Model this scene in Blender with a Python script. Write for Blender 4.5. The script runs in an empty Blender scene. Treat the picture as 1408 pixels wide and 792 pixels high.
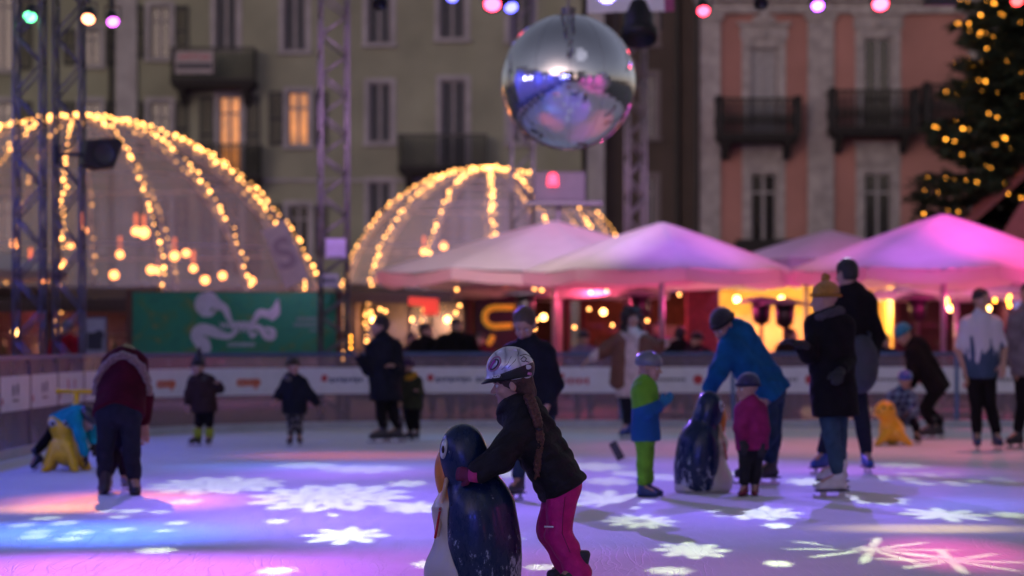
import bpy, bmesh, math, random
import numpy as np
from mathutils import Vector, Matrix
random.seed(7); np.random.seed(7)
SC = bpy.context.scene
COL = SC.collection
PI = math.pi
# ---------------------------------------------------------------- camera model (used to place things at real depths)
FP, CX, HY, CH = 3324.0, 704.0, 469.0, 1.23      # focal length in photo px, centre column, horizon row, camera height
def gy(py): return CH * FP / (py - HY)            # distance of a ground point seen at row py
def PX(px, Y): return (px - CX) * Y / FP
def PZ(py, Y): return CH + (HY - py) * Y / FP
def P(px, py, Y): return Vector((PX(px, Y), Y, PZ(py, Y)))

cd = bpy.data.cameras.new('camera'); cam = bpy.data.objects.new('camera', cd); COL.objects.link(cam)
cam.location = (0, 0, CH); cam.rotation_euler = (PI/2, 0, 0)
cd.lens = 85; cd.sensor_width = 36; cd.shift_y = 73/1408; cd.clip_start = .1; cd.clip_end = 2000
cd.dof.use_dof = True; cd.dof.focus_distance = 11.95; cd.dof.aperture_fstop = 1.95; cd.dof.aperture_blades = 0
SC.camera = cam
SC.render.engine = 'CYCLES'
SC.view_settings.view_transform = 'Standard'; SC.view_settings.look = 'None'; SC.view_settings.exposure = 0
cy = SC.cycles
cy.use_denoising = True; cy.max_bounces = 6; cy.diffuse_bounces = 2; cy.glossy_bounces = 3; cy.transparent_max_bounces = 14
cy.transmission_bounces = 4; cy.sample_clamp_indirect = 2.0; cy.caustics_reflective = False; cy.caustics_refractive = False
cy.use_adaptive_sampling = True; cy.adaptive_threshold = 0.01

# ---------------------------------------------------------------- materials
_m = {}
def M(name, col=(.5,.5,.5), rough=.6, metal=0., var=.12, ns=6., bump=0., bs=40., emit=None, es=0., alpha=1., spec=.5, coat=0., sheen=0.):
    if name in _m: return _m[name]
    m = bpy.data.materials.new(name); m.use_nodes = True; nt = m.node_tree; N = nt.nodes; L = nt.links
    b = N['Principled BSDF']; b.inputs['Roughness'].default_value = rough; b.inputs['Metallic'].default_value = metal
    b.inputs['Specular IOR Level'].default_value = spec; b.inputs['Coat Weight'].default_value = coat; b.inputs['Coat Roughness'].default_value = .08
    b.inputs['Sheen Weight'].default_value = sheen
    tc = N.new('ShaderNodeTexCoord')
    n = N.new('ShaderNodeTexNoise'); n.inputs['Scale'].default_value = ns; n.inputs['Detail'].default_value = 4
    L.new(tc.outputs['Object'], n.inputs['Vector'])
    mr = N.new('ShaderNodeMapRange'); L.new(n.outputs['Fac'], mr.inputs[0])
    mr.inputs[1].default_value = .3; mr.inputs[2].default_value = .7; mr.inputs[3].default_value = 1-var; mr.inputs[4].default_value = 1+var
    vm = N.new('ShaderNodeVectorMath'); vm.operation = 'SCALE'; vm.inputs[0].default_value = col; L.new(mr.outputs[0], vm.inputs['Scale'])
    L.new(vm.outputs[0], b.inputs['Base Color'])
    if bump:
        n2 = N.new('ShaderNodeTexNoise'); n2.inputs['Scale'].default_value = bs; n2.inputs['Detail'].default_value = 3
        L.new(tc.outputs['Object'], n2.inputs['Vector'])
        bp = N.new('ShaderNodeBump'); bp.inputs['Strength'].default_value = bump; bp.inputs['Distance'].default_value = .02
        L.new(n2.outputs['Fac'], bp.inputs['Height']); L.new(bp.outputs[0], b.inputs['Normal'])
    if emit: b.inputs['Emission Color'].default_value = (*emit, 1); b.inputs['Emission Strength'].default_value = es
    b.inputs['Alpha'].default_value = alpha
    if emit and es > 0: m.cycles.emission_sampling = 'NONE'
    _m[name] = m; return m
def nodes(m): return m.node_tree.nodes, m.node_tree.links, m.node_tree.nodes['Principled BSDF']
def ramp(m, src, stops, target='Base Color', interp='LINEAR'):
    N, L, b = nodes(m); r = N.new('ShaderNodeValToRGB'); r.color_ramp.interpolation = interp; e = r.color_ramp.elements
    while len(e) < len(stops): e.new(.5)
    for q, (p, c) in zip(e, stops): q.position = p; q.color = (*c, 1)
    L.new(src, r.inputs[0])
    if target: L.new(r.outputs[0], b.inputs[target])
    return r

# ---------------------------------------------------------------- objects
def tag(o, label=None, cat=None, group=None, kind=None):
    if label: o['label'] = label
    if cat: o['category'] = cat
    if group: o['group'] = group
    if kind: o['kind'] = kind
    return o
def thing(name, label, cat, loc=(0,0,0), rz=0, group=None):
    o = bpy.data.objects.new(name, None); COL.objects.link(o); o.location = loc; o.rotation_euler = (0,0,rz); o.empty_display_size = .2
    return tag(o, label, cat, group)
def copy_tree(o, parent=None):
    c = o.copy(); COL.objects.link(c)
    if parent: c.parent = parent
    for ch in list(o.children): copy_tree(ch, c)
    return c
def link(name, me, mat=None, parent=None, loc=None, rot=None):
    o = bpy.data.objects.new(name, me); COL.objects.link(o)
    if mat is not None and not me.materials: me.materials.append(mat)
    if parent: o.parent = parent
    if loc is not None: o.location = loc
    if rot is not None: o.rotation_euler = rot
    return o
class MB:
    def __init__(s): s.b = bmesh.new()
    def box(s, c, d, rz=0, R=None, bev=0):
        r = bmesh.ops.create_cube(s.b, size=1)
        mat = Matrix.Translation(c) @ (R.to_4x4() if R is not None else Matrix.Rotation(rz, 4, 'Z')) @ Matrix.Diagonal((*d, 1))
        bmesh.ops.transform(s.b, matrix=mat, verts=r['verts'])
        if bev:
            es = list({e for v in r['verts'] for e in v.link_edges})
            bmesh.ops.bevel(s.b, geom=es, offset=bev, segments=2, affect='EDGES', profile=.6)
        return s
    def bb(s, x0, x1, y0, y1, z0, z1, bev=0): return s.box(((x0+x1)/2, (y0+y1)/2, (z0+z1)/2), (abs(x1-x0), abs(y1-y0), abs(z1-z0)), bev=bev)
    def cyl(s, a, b, r0, r1=None, n=12):
        a, b = Vector(a), Vector(b); r1 = r0 if r1 is None else r1; d = b-a; l = d.length
        if l < 1e-6: return s
        mat = Matrix.Translation((a+b)/2) @ d.to_track_quat('Z', 'Y').to_matrix().to_4x4()
        bmesh.ops.create_cone(s.b, cap_ends=True, segments=n, radius1=max(r0, 1e-4), radius2=max(r1, 1e-4), depth=l, matrix=mat); return s
    def tube(s, pts, r, n=8):
        for a, b in zip(pts[:-1], pts[1:]): s.cyl(a, b, r, r, n)
        return s
    def sph(s, c, r, n=12, sc=(1,1,1)):
        bmesh.ops.create_uvsphere(s.b, u_segments=n, v_segments=max(6, n//2+2), radius=r, matrix=Matrix.Translation(c) @ Matrix.Diagonal((*sc, 1))); return s
    def face(s, pts): s.b.faces.new([s.b.verts.new(p) for p in pts]); return s
    def lathe(s, prof, c=(0,0,0), n=24, R=None):
        R = R or Matrix.Identity(3); c = Vector(c); rings = []
        for r, z in prof: rings.append([s.b.verts.new(c + R @ Vector((r*math.cos(2*PI*i/n), r*math.sin(2*PI*i/n), z))) for i in range(n)])
        for p, q in zip(rings[:-1], rings[1:]):
            for i in range(n): s.b.faces.new((p[i], p[(i+1) % n], q[(i+1) % n], q[i]))
        return s
    def build(s, name, mat, parent=None, smooth=False):
        me = bpy.data.meshes.new(name); bmesh.ops.recalc_face_normals(s.b, faces=s.b.faces); s.b.to_mesh(me); s.b.free()
        if smooth: me.polygons.foreach_set('use_smooth', [True]*len(me.polygons))
        return link(name, me, mat, parent)
def text(name, body, size, mat, parent, loc, rot, ext=.002, align='CENTER', sx=1., bold=0.):
    c = bpy.data.curves.new(name, 'FONT'); c.body = body; c.size = size; c.extrude = ext; c.align_x = align; c.align_y = 'CENTER'; c.offset = bold
    t = bpy.data.objects.new(name, c); COL.objects.link(t); bpy.context.view_layer.update()
    me = bpy.data.meshes.new_from_object(t.evaluated_get(bpy.context.evaluated_depsgraph_get())); bpy.data.objects.remove(t)
    me.materials.clear(); o = link(name, me, mat, parent, loc, rot); o.scale = (sx, 1, 1); return o

# ---------------------------------------------------------------- signed-distance bodies meshed with surface nets
class F:
    def __init__(s, lo, hi, res):
        s.res = res; s.lo = np.array(lo, float)-2*res; n = np.ceil((np.array(hi, float)+2*res-s.lo)/res).astype(int)+1
        s.ax = [(s.lo[i]+np.arange(n[i])*res).astype(np.float32) for i in range(3)]
        s.v = np.full(tuple(n), .35, np.float32); s.n = n
    def _blk(s, lo, hi, m):
        i0 = np.clip(np.floor((np.array(lo)-m-s.lo)/s.res).astype(int), 0, s.n); i1 = np.clip(np.ceil((np.array(hi)+m-s.lo)/s.res).astype(int)+1, 0, s.n)
        sl = tuple(slice(a, b) for a, b in zip(i0, i1))
        x = s.ax[0][sl[0]][:,None,None]; y = s.ax[1][sl[1]][None,:,None]; z = s.ax[2][sl[2]][None,None,:]
        return sl, x, y, z
    def _u(s, sl, d, k, op):
        a = s.v[sl]
        if op == '+':
            if k > 0: h = np.clip(.5+.5*(a-d)/k, 0, 1); s.v[sl] = a*(1-h)+d*h-k*h*(1-h)
            else: s.v[sl] = np.minimum(a, d)
        else:
            if k > 0: h = np.clip(.5-.5*(a+d)/k, 0, 1); s.v[sl] = a*(1-h)+(-d)*h+k*h*(1-h)
            else: s.v[sl] = np.maximum(a, -d)
    def cap(s, a, b, ra, rb=None, k=.02, op='+'):
        a = np.array(a, float); b = np.array(b, float); rb = ra if rb is None else rb; R = max(ra, rb)
        sl, x, y, z = s._blk(np.minimum(a, b)-R, np.maximum(a, b)+R, k+3*s.res)
        if min(s.v[sl].shape) == 0: return s
        ba = b-a; l2 = max(float(ba@ba), 1e-9)
        h = np.clip(((x-a[0])*ba[0]+(y-a[1])*ba[1]+(z-a[2])*ba[2])/l2, 0, 1)
        d = np.sqrt((x-a[0]-ba[0]*h)**2+(y-a[1]-ba[1]*h)**2+(z-a[2]-ba[2]*h)**2)-(ra+(rb-ra)*h)
        s._u(sl, d.astype(np.float32), k, op); return s
    def ell(s, c, r, R=None, k=.02, op='+'):
        c = np.array(c, float); r = np.array(r, float); R = np.eye(3) if R is None else np.array(R, float)
        e = np.sqrt(((R*r)**2).sum(1)); sl, x, y, z = s._blk(c-e, c+e, k+3*s.res)
        if min(s.v[sl].shape) == 0: return s
        X, Y, Z = x-c[0], y-c[1], z-c[2]
        q = [X*R[0,i]+Y*R[1,i]+Z*R[2,i] for i in range(3)]
        k0 = np.sqrt((q[0]/r[0])**2+(q[1]/r[1])**2+(q[2]/r[2])**2); k1 = np.sqrt((q[0]/r[0]**2)**2+(q[1]/r[1]**2)**2+(q[2]/r[2]**2)**2)+1e-6
        s._u(sl, (k0*(k0-1)/k1).astype(np.float32), k, op); return s
    def cut(s, p, n, k=0.):      # keep the side the normal points away from
        p = np.array(p, float); n = np.array(n, float); n = n/np.linalg.norm(n)
        d = ((s.ax[0][:,None,None]-p[0])*n[0]+(s.ax[1][None,:,None]-p[1])*n[1]+(s.ax[2][None,None,:]-p[2])*n[2]).astype(np.float32)
        if k > 0: h = np.clip(.5-.5*(s.v-d)/k, 0, 1); s.v = s.v*(1-h)+d*h+k*h*(1-h)
        else: s.v = np.maximum(s.v, d)
        return s
    def fold(s, amp, f=22., seed=0, stretch=(1,1,1)):
        x = s.ax[0][:,None,None]*stretch[0]; y = s.ax[1][None,:,None]*stretch[1]; z = s.ax[2][None,None,:]*stretch[2]; q = seed*1.7
        w1 = np.sin(f*.45*x+q)+np.sin(f*.38*z+2*q)+np.sin(f*.5*y+q*.5)
        n = np.sin(f*z+1.6*w1+q)*.6+np.sin(f*.9*x+1.4*w1-f*.5*z)*.3+np.sin(f*1.9*z-f*.8*x+2.2*w1+f*y)*.25
        s.v = s.v+(amp*n).astype(np.float32); return s
    def mesh(s, name, mat, parent=None):
        v = s.v; v[0]=v[-1]=1; v[:,0]=v[:,-1]=1; v[:,:,0]=v[:,:,-1]=1
        ins = v < 0; sm = np.zeros(tuple(s.n-1), np.uint8)
        nx, ny, nz = s.n-1
        for i in (0,1):
            for j in (0,1):
                for k in (0,1): sm += ins[i:i+nx, j:j+ny, k:k+nz]
        act = (sm > 0) & (sm < 8); idx = np.argwhere(act)
        if not len(idx): return link(name, bpy.data.meshes.new(name), mat, parent)
        ids = np.full(act.shape, -1, np.int32); ids[act] = np.arange(len(idx))
        acc = np.zeros((len(idx), 3)); cnt = np.zeros(len(idx))
        cs = [(i,j,k) for i in (0,1) for j in (0,1) for k in (0,1)]
        cv = {c: v[idx[:,0]+c[0], idx[:,1]+c[1], idx[:,2]+c[2]].astype(float) for c in cs}
        for a in cs:
            for ax in range(3):
                if a[ax] == 0:
                    b = list(a); b[ax] = 1; b = tuple(b); v0, v1 = cv[a], cv[b]; m = (v0 < 0) != (v1 < 0)
                    t = np.where(m, v0/np.where(v0 == v1, 1, v0-v1), 0)
                    p = np.array(a, float)[None,:]+np.zeros((len(idx),3)); p[:,ax] += t; acc += p*m[:,None]; cnt += m
        pos = s.lo+(idx+acc/cnt[:,None])*s.res
        fs = []
        for ax in range(3):
            o1, o2 = (ax+1) % 3, (ax+2) % 3
            A = [slice(None)]*3; B = [slice(None)]*3; A[ax] = slice(0,-1); B[ax] = slice(1,None)
            a, b = ins[tuple(A)], ins[tuple(B)]; e = np.argwhere(a != b); e = e[(e[:,o1] > 0) & (e[:,o2] > 0)]
            fl = a[e[:,0], e[:,1], e[:,2]]
            def cell(d1, d2): q = e.copy(); q[:,o1] -= d1; q[:,o2] -= d2; return ids[q[:,0], q[:,1], q[:,2]]
            q = np.stack([cell(1,1), cell(0,1), cell(0,0), cell(1,0)], 1); q[~fl] = q[~fl][:, ::-1]; fs.append(q)
        q = np.concatenate(fs).astype(np.int32)
        me = bpy.data.meshes.new(name); me.vertices.add(len(pos)); me.vertices.foreach_set('co', pos.astype(np.float32).ravel())
        me.loops.add(q.size); me.loops.foreach_set('vertex_index', q.ravel()); me.polygons.add(len(q))
        me.polygons.foreach_set('loop_start', np.arange(len(q), dtype=np.int32)*4)
        me.update(calc_edges=True); me.polygons.foreach_set('use_smooth', np.ones(len(q), bool)); me.validate()
        return link(name, me, mat, parent)
SKY_S = .155
# ---------------------------------------------------------------- people
def rot(yaw, pitch=0, roll=0):   # a head frame: faces -Y at yaw 0, +X at yaw 90; pitch looks down
    return np.array((Matrix.Rotation(math.radians(yaw), 3, 'Z') @ Matrix.Rotation(math.radians(pitch), 3, 'X') @ Matrix.Rotation(math.radians(roll), 3, 'Y')))
def V3(v): return np.array(v, float)
def nrm(v): v = V3(v); return v/(np.linalg.norm(v)+1e-9)
def hand(f, w, d, n, sc, grow=0., curl=.5, side=1, k=.006):
    """palm, four fingers of unequal length in two phalanges, thumb leaving the side of the palm"""
    d = nrm(d); n = nrm(V3(n)-d*np.dot(n, d)); t = np.cross(d, n)*side; w = V3(w)
    pl = .085*sc
    for q, o in ((-.028,.009), (-.009,.011), (.01,.011), (.028,.009)):
        f.cap(w+t*q*.6*sc, w+d*pl+t*q*sc, (.016*sc+grow), (.0125*sc+grow), k=.012)
    for q, L in ((-.031,.066), (-.0105,.082), (.0105,.088), (.031,.078)):
        a = w+d*pl+t*q*sc; d1 = nrm(d*math.cos(curl*.7)+n*math.sin(curl*.7)); b = a+d1*L*.5*sc
        d2 = nrm(d*math.cos(curl*1.7)+n*math.sin(curl*1.7)); c = b+d2*L*.5*sc
        f.cap(a, b, .0095*sc+grow, .0085*sc+grow, k=k); f.cap(b, c, .0085*sc+grow, .007*sc+grow, k=k*.6)
    a = w+d*.025*sc+t*.025*sc; b = a+nrm(d*.55+t*.8+n*.25)*.045*sc; c = b+nrm(d*.85+t*.3+n*.5)*.035*sc
    f.cap(a, b, .014*sc+grow, .0105*sc+grow, k=.008); f.cap(b, c, .0105*sc+grow, .0085*sc+grow, k=.004)
def bounds(ps, m):
    a = np.array([V3(p) for p in ps]); return a.min(0)-m, a.max(0)+m
SKIN = (.42,.25,.18)
def head_prims(f, c, R, u, ears=True):
    H = lambda p: V3(c)+R@(V3(p)*u)
    f.ell(H((0,.015,.03)), V3((.077,.097,.088))*u, R, k=.01); f.ell(H((0,-.022,-.035)), V3((.06,.07,.078))*u, R, k=.03*u)
    f.ell(H((0,-.066,-.094)), V3((.026,.024,.02))*u, R, k=.03*u)
    f.cap(H((0,-.088,.008)), H((0,-.112,-.03)), .007*u, .0125*u, k=.012*u)
    for s in (-1,1):
        f.ell(H((s*.033,-.096,.0)), V3((.018,.014,.011))*u, R, k=.012*u, op='-')
        f.ell(H((s*.036,-.066,-.035)), V3((.024,.022,.022))*u, R, k=.02*u)
        f.cap(H((s*.015,-.092,.018)), H((s*.045,-.08,.016)), .006*u, k=.012*u)
        f.ell(H((s*.012,-.103,-.036)), V3((.009,.009,.007))*u, R, k=.006*u)
        if ears:
            f.ell(H((s*.079,.012,-.012)), V3((.011,.022,.034))*u, R@rot(s*20), k=.006*u)
            f.ell(H((s*.09,.008,-.01)), V3((.006,.011,.018))*u, R@rot(s*20), k=.004*u, op='-')
    f.ell(H((0,-.089,-.056)), V3((.02,.011,.006))*u, R, k=.006*u); f.ell(H((0,-.086,-.068)), V3((.018,.011,.007))*u, R, k=.006*u)
def face_parts(root, c, R, u, lip=(.3,.1,.09)):
    H = lambda p: V3(c)+R@(V3(p)*u)
    for s in (-1,1):
        b = MB(); b.sph(H((s*.033,-.078,0)), .0125*u, 12); e = b.build('eye', M('eye_white', (.6,.58,.55), .25, var=0), root, True)
        b = MB(); b.sph(H((s*.033,-.0868,0)), .0058*u, 10); b.build('iris', M('iris_dark', (.03,.02,.015), .2, var=0), e, True)
        b = MB(); b.tube([H((s*.015,-.097,.019)), H((s*.032,-.095,.024)), H((s*.05,-.08,.018))], .0028*u, 6); b.build('eyebrow', M('eyebrow', (.05,.03,.02), .8), root, True)
    f = F(*bounds([H((0,-.09,-.06))], .04*u), .0035*u)
    f.ell(H((0,-.0925,-.0565)), V3((.02,.009,.005))*u, R, k=0); f.ell(H((0,-.09,-.067)), V3((.018,.009,.0058))*u, R, k=.001)
    f.mesh('lips', M('lips', lip, .5), root)
def hat(root, kind, c, R, u, col, res, col2=None):
    H = lambda p: V3(c)+R@(V3(p)*u); up = R@V3((0,0,1)); fw = R@V3((0,-1,0))
    mk = lambda nm, cl, **k: M(nm+'_%.2f_%.2f_%.2f' % tuple(cl), cl, **k)
    lo, hi = bounds([c], .3*u); f = F(lo, hi, res)
    if kind in ('short', 'long', 'curly'):
        f.ell(H((0,.024,.04)), V3((.087,.103,.092))*u, R, k=0); f.ell(H((0,.05,-.02)), V3((.078,.068,.085))*u, R, k=.03*u)
        f.cut(H((0,.02,-.075)), -up, k=.03*u)
        if kind != 'short':
            f = F(*bounds([c], .42*u), res); f.ell(H((0,.024,.045)), V3((.097,.11,.098))*u, R, k=0)
            for s in (-1,1): f.cap(H((s*.075,.02,0)), H((s*.1,.05,-.2)), .04*u, .045*u, k=.03*u)
            f.cap(H((0,.08,0)), H((0,.11,-.2)), .06*u, .06*u, k=.03*u)
            if kind == 'curly':
                rr = random.Random(5)
                for i in range(46):
                    a = rr.uniform(0, 2*PI); z = rr.uniform(-.2,.13); w = .125*math.sqrt(max(.1, 1-max(0,z)**2/.03)); p = (w*math.cos(a), .03+w*math.sin(a), z)
                    if p[1] < -.06 and z < .05: continue
                    f.ell(H(p), V3((.033,.033,.033))*u, R, k=.01*u)
        f.ell(H((0,-.115,-.04)), V3((.062,.08,.085))*u, R, k=.012*u, op='-')
        f.fold(.004*u, 90/u, 3, (1,1,.3))
        return f.mesh('hair', mk('hair', col, rough=.55, var=.4, ns=60, bump=.5, bs=120), root)
    if kind in ('beanie', 'pompom', 'pointed'):
        f.ell(H((0,.02,.05)), V3((.092,.11,.095))*u, R, k=0)
        if kind == 'pointed': f = F(*bounds([c], .42*u), res); f.ell(H((0,.02,.04)), V3((.098,.114,.09))*u, R, k=0); f.cap(H((0,.02,.08)), H((.0,.05,.27)), .085*u, .012*u, k=.03*u)
        f.cut(H((0,-.03,.02)), -R@nrm((0,-.12,1)), k=.004)
        f.ell(H((0,-.03,-.06)), V3((.07,.09,.09))*u, R, k=0, op='-')
        f.fold(.0015, 140, 2, (1,1,.2))
        o = f.mesh('beanie', mk('knit', col, rough=.9, var=.3, ns=70, bump=.7, bs=160, sheen=.3), root)
        g = F(lo, hi, res)
        for i in range(18):
            a = 2*PI*i/18; b = 2*PI*(i+1)/18
            q = lambda t: H((.092*math.cos(t), .018+.112*math.sin(t), .03-.012*math.sin(t)))
            g.cap(q(a), q(b), .014*u, k=.004)
        g.mesh('brim', mk('knitbrim', tuple(np.array(col2 or col)*.8), rough=.9, var=.3, ns=70, bump=.7, bs=160), o)
        if kind == 'pompom':
            g = F(*bounds([H((0,.03,.165))], .06*u), res); rr = random.Random(1)
            for i in range(40):
                d = nrm((rr.gauss(0,1), rr.gauss(0,1), rr.gauss(0,1))); g.cap(H((0,.03,.165)), H(V3((0,.03,.165))+d*.036), .014*u, .007*u, k=.006)
            g.mesh('pompom', mk('knit', col), o)
        return o
    if kind == 'helmet':
        f.ell(H((0,.015,.045)), V3((.1,.125,.1))*u, R, k=0); f.cut(H((0,0,.012)), -R@nrm((0,.1,1)), k=.01)
        f.ell(H((0,0,-.02)), V3((.078,.098,.1))*u, R, k=0, op='-')
        for s in (-1,0,1):
            for y, z in ((-.06,.13), (.0,.148), (.07,.132)): f.ell(H((s*.045,y,z-.012*abs(s))), V3((.009,.026,.02))*u, R, k=.003, op='-')
        o = f.mesh('helmet', mk('helmet', col, rough=.3, coat=.5, var=.1), root)
        g = F(lo, hi, res)
        for s in (-1,1):
            g.cap(H((s*.083,.01,.02)), H((s*.07,-.02,-.07)), .006*u, k=.003); g.cap(H((s*.07,-.02,-.07)), H((0,-.055,-.112)), .006*u, k=.003)
        g.mesh('strap', mk('helmstrap', (.03,.03,.035)), o)
        return o
def skate(root, an, toe, sc, col, res, bladed=True, col2=(.35,.35,.38)):
    an = V3(an); d = nrm((toe[0], toe[1], 0)); z0 = an[2]-.115*sc; base = V3((an[0], an[1], z0)); up = V3((0,0,1)); td = toe[2] if len(toe) > 2 else 0
    ax = nrm(d-up*td)        # foot axis, pitched toe-down by td
    un = nrm(up+d*td)
    L = lambda a, h, sd=0: an+ax*a*sc+un*(h-.115)*sc+np.cross(ax, un)*sd*sc
    f = F(*bounds([L(-.1,0), L(.22,0), L(0,.24)], .07*sc), res)
    f.cap(L(-.01,.1), L(-.02,.215), .047*sc, .056*sc, k=.02); f.cap(L(-.035,.045), L(.06,.05), .04*sc, .042*sc, k=.03)
    f.cap(L(.05,.05), L(.15,.035), .044*sc, .036*sc, k=.03*sc); f.cap(L(.0,.11), L(.1,.06), .035*sc, .03*sc, k=.03*sc)
    f.cut(L(0,.008), -un, k=.004); f.cut(L(0,.245), un, k=.008); f.fold(.0015, 60, 4)
    nm = 'boot_%.2f_%.2f_%.2f' % tuple(col)
    o = f.mesh('ice_skate' if bladed else 'shoe', M(nm, col, .45, var=.15, ns=20, bump=.2, bs=60), root)
    b = MB(); Rm = Matrix((ax, np.cross(un, ax), un)).transposed()
    b.box(L(.05,.002), (.27*sc, .075*sc, .014*sc), R=Rm, bev=.004); b.build('sole', M('sole_dark', (.03,.03,.035), .5), o)
    if bladed:
        b = MB(); b.box(L(.055,-.052), (.29*sc, .005, .022*sc), R=Rm)
        for a in (-.03,.12): b.box(L(a,-.025), (.05*sc, .012*sc, .04*sc), R=Rm)
        b.cyl(L(.19,-.045), L(.205,-.03), .012*sc, .006*sc, 8)
        b.build('blade', M('steel_blade', (.5,.5,.52), .25, 1., var=.05), o)
    b = MB()
    for i in range(5):
        h = .08+i*.03; a = .085-i*.022
        b.cyl(L(a,h,-.025), L(a+.005,h+.008,.025), .0035*sc, n=6)
    b.build('laces', M('laces', (.5,.5,.5) if sum(col) < 1.5 else (.6,.6,.6), .8), o)
    return o
PEOPLE = []
def person(label, foot, J, k=1., ks=None, face=0, pitch=0, roll=0, hh=.23, res=.012, top=None, bottom=(.02,.02,.025), hem=.08, coat=0, g=.022, hatk=None,
           hatc=(.03,.03,.03), gloves=None, shoes=(.03,.03,.035), bladed=True, shsc=None, cat='person', sleeve=1., skin=SKIN, facep=True, hood=None, group=None,
           hc=.5, hn=((0,0,-1),(0,0,-1)), hd_=None, topmat=None, botmat=None, fold=.004, name='person', quilt=None, legcut=0., gb=None, pull=None, collar=.35):
    fx, fy = foot; Y = gy(fy) if 'Y' not in J else J['Y']; s = FP/Y
    root = thing(name, label, cat, (PX(fx, Y), Y, 0), group=group)
    zf = PZ(fy, Y)
    Q = lambda t: V3(((t[0]-fx)/s, t[2] if len(t) > 2 else 0, (fy-t[1])/s+zf))
    j = {a: Q(b) for a, b in J.items() if a not in ('tL','tR','Y')}
    u = hh/.23; R = rot(face, pitch, roll); hc_ = j['hd']; ks = ks or k
    for a in 'LR':
        dv = j['nk']-j['sh'+a]; j['sh'+a] = j['sh'+a]+dv*min(.5, (.035*k if not pull else pull)/(np.linalg.norm(dv)+1e-6))+V3((0,0,-.01*k))
        if 'hp'+a not in j: j['hp'+a] = j['pv']+V3(((-1 if a == 'L' else 1)*.085*k, 0, -.02))
    allp = [j[a] for a in j]
    # the body: one continuous surface
    f = F(*bounds(allp, .2), res)
    f.cap(j['nk'], j['pv'], .11*k, .12*k, k=.03)
    f.cap(j['shL'], j['shR'], .055*k, k=.04)
    f.cap(hc_-R@V3((0,-.02,.05))*u, j['nk'], .05*u, .055*k, k=.03)
    head_prims(f, hc_, R, u)
    for a in 'LR':
        f.cap(j['sh'+a], j['hp'+a], .07*k, .08*k, k=.04*k)
        f.cap(j['sh'+a], j['el'+a], .05*k, .04*k, k=.03); f.cap(j['el'+a], j['wa'+a], .04*k, .027*k, k=.01)
        f.cap(j['hp'+a], j['kn'+a], .085*k, .055*k, k=.03); f.cap(j['kn'+a], j['an'+a], .055*k, .036*k, k=.01)
        dd = (hd_ or {}).get(a); dd = nrm(j['wa'+a]-j['el'+a]) if dd is None else nrm(dd)
        j['d'+a] = dd; n = hn[0] if a == 'L' else hn[1]
        hand(f, j['wa'+a], dd, n, 1.05*ks, 0, hc, 1 if a == 'L' else -1)
        t = J.get('t'+a, (0,-1)); td = nrm((t[0], t[1], -(t[2] if len(t) > 2 else 0)))
        f.cap(j['an'+a], j['an'+a]+td*.12*ks-V3((0,0,.05*ks)), .035*ks, .03*ks, k=.02)
    sm = M('skin_%.2f_%.2f' % (skin[0], skin[2]), skin, .55, var=.08, ns=25, spec=.4)
    f.mesh('body', sm, root)
    if facep: face_parts(root, hc_, R, u)
    ax = nrm(j['pv']-j['nk'])
    # trousers
    if bottom is not None:
        f = F(*bounds([j['pv'], j['hpL'], j['hpR'], j['knL'], j['knR'], j['anL'], j['anR']], .16), res)
        gb = .014 if gb is None else gb
        f.cap(j['hpL'], j['hpR'], .092*k+gb, k=.02); f.cap(j['pv']-ax*.05*k, j['pv'], .12*k+gb*.6, k=.04)
        for a in 'LR': f.cap(j['hp'+a], j['kn'+a], .08*k+gb, .058*k+gb, k=.02); f.cap(j['kn'+a], j['an'+a]+V3((0,0,.05+legcut)), .058*k+gb, .046*k+gb, k=.01)
        f.fold(fold*.9, 30, 5, (1,1,.9)); 
        zc = min(j['anL'][2], j['anR'][2])
        f.mesh('trousers', botmat or M('cloth_%.2f_%.2f_%.2f' % tuple(bottom), bottom, .85, var=.25, ns=12, bump=.35, bs=70, spec=.15), root)
    if top is not None:
        pts = [j[a] for a in ('nk','pv','shL','shR','elL','elR','waL','waR')]+[j['pv']+ax*(hem+coat+.1)]
        f = F(*bounds(pts, .2), res)
        f.cap(j['nk']+ax*.04*k, j['pv']+ax*hem, .115*k+g, .13*k+g, k=.03); f.cap(j['shL'], j['shR'], .055*k+g, k=.05)
        f.cap(j['nk']-ax*.02*k, j['nk']+(hc_-j['nk'])*collar, .075*k+g*.6, .062*k+g*.5, k=.04)
        for a in 'LR':
            f.cap(j['sh'+a], j['hp'+a]+ax*hem*.5, .075*k+g, .092*k+g, k=.05*k)
            if coat: f.cap(j['hp'+a], j['hp'+a]*.55+j['kn'+a]*.45+ax*coat*.2, .095*k+g, .1*k+g*1.1, k=.05)
        if coat: f.cap(j['pv'], j['pv']+ax*(coat+.1), .13*k+g, .15*k+g*1.4, k=.05)
        if coat: f.cut(j['pv']+ax*coat, nrm(ax*.6+V3((0,0,-1))), k=.015)
        else: f.cut(j['pv']+ax*(hem+.02), ax, k=.02)
        for a in 'LR':
            w = j['wa'+a] if sleeve >= 1 else j['el'+a]; e = j['el'+a] if sleeve >= 1 else j['sh'+a]*(1-sleeve)+j['el'+a]*sleeve
            f.cap(j['sh'+a], e, .055*k+g, .046*k+g, k=.03)
            if sleeve >= 1: f.cap(e, w-nrm(w-e)*(.034*k+g*.9)*.75, .046*k+g, .034*k+g*.9, k=.015)
        f.fold(fold, 26, 1)
        if quilt:
            zz = (f.ax[0][:,None,None]*ax[0]+f.ax[1][None,:,None]*ax[1]+f.ax[2][None,None,:]*ax[2]); f.v = f.v-(.008*np.abs(np.sin(zz*PI/quilt))**.6).astype(np.float32)
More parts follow.
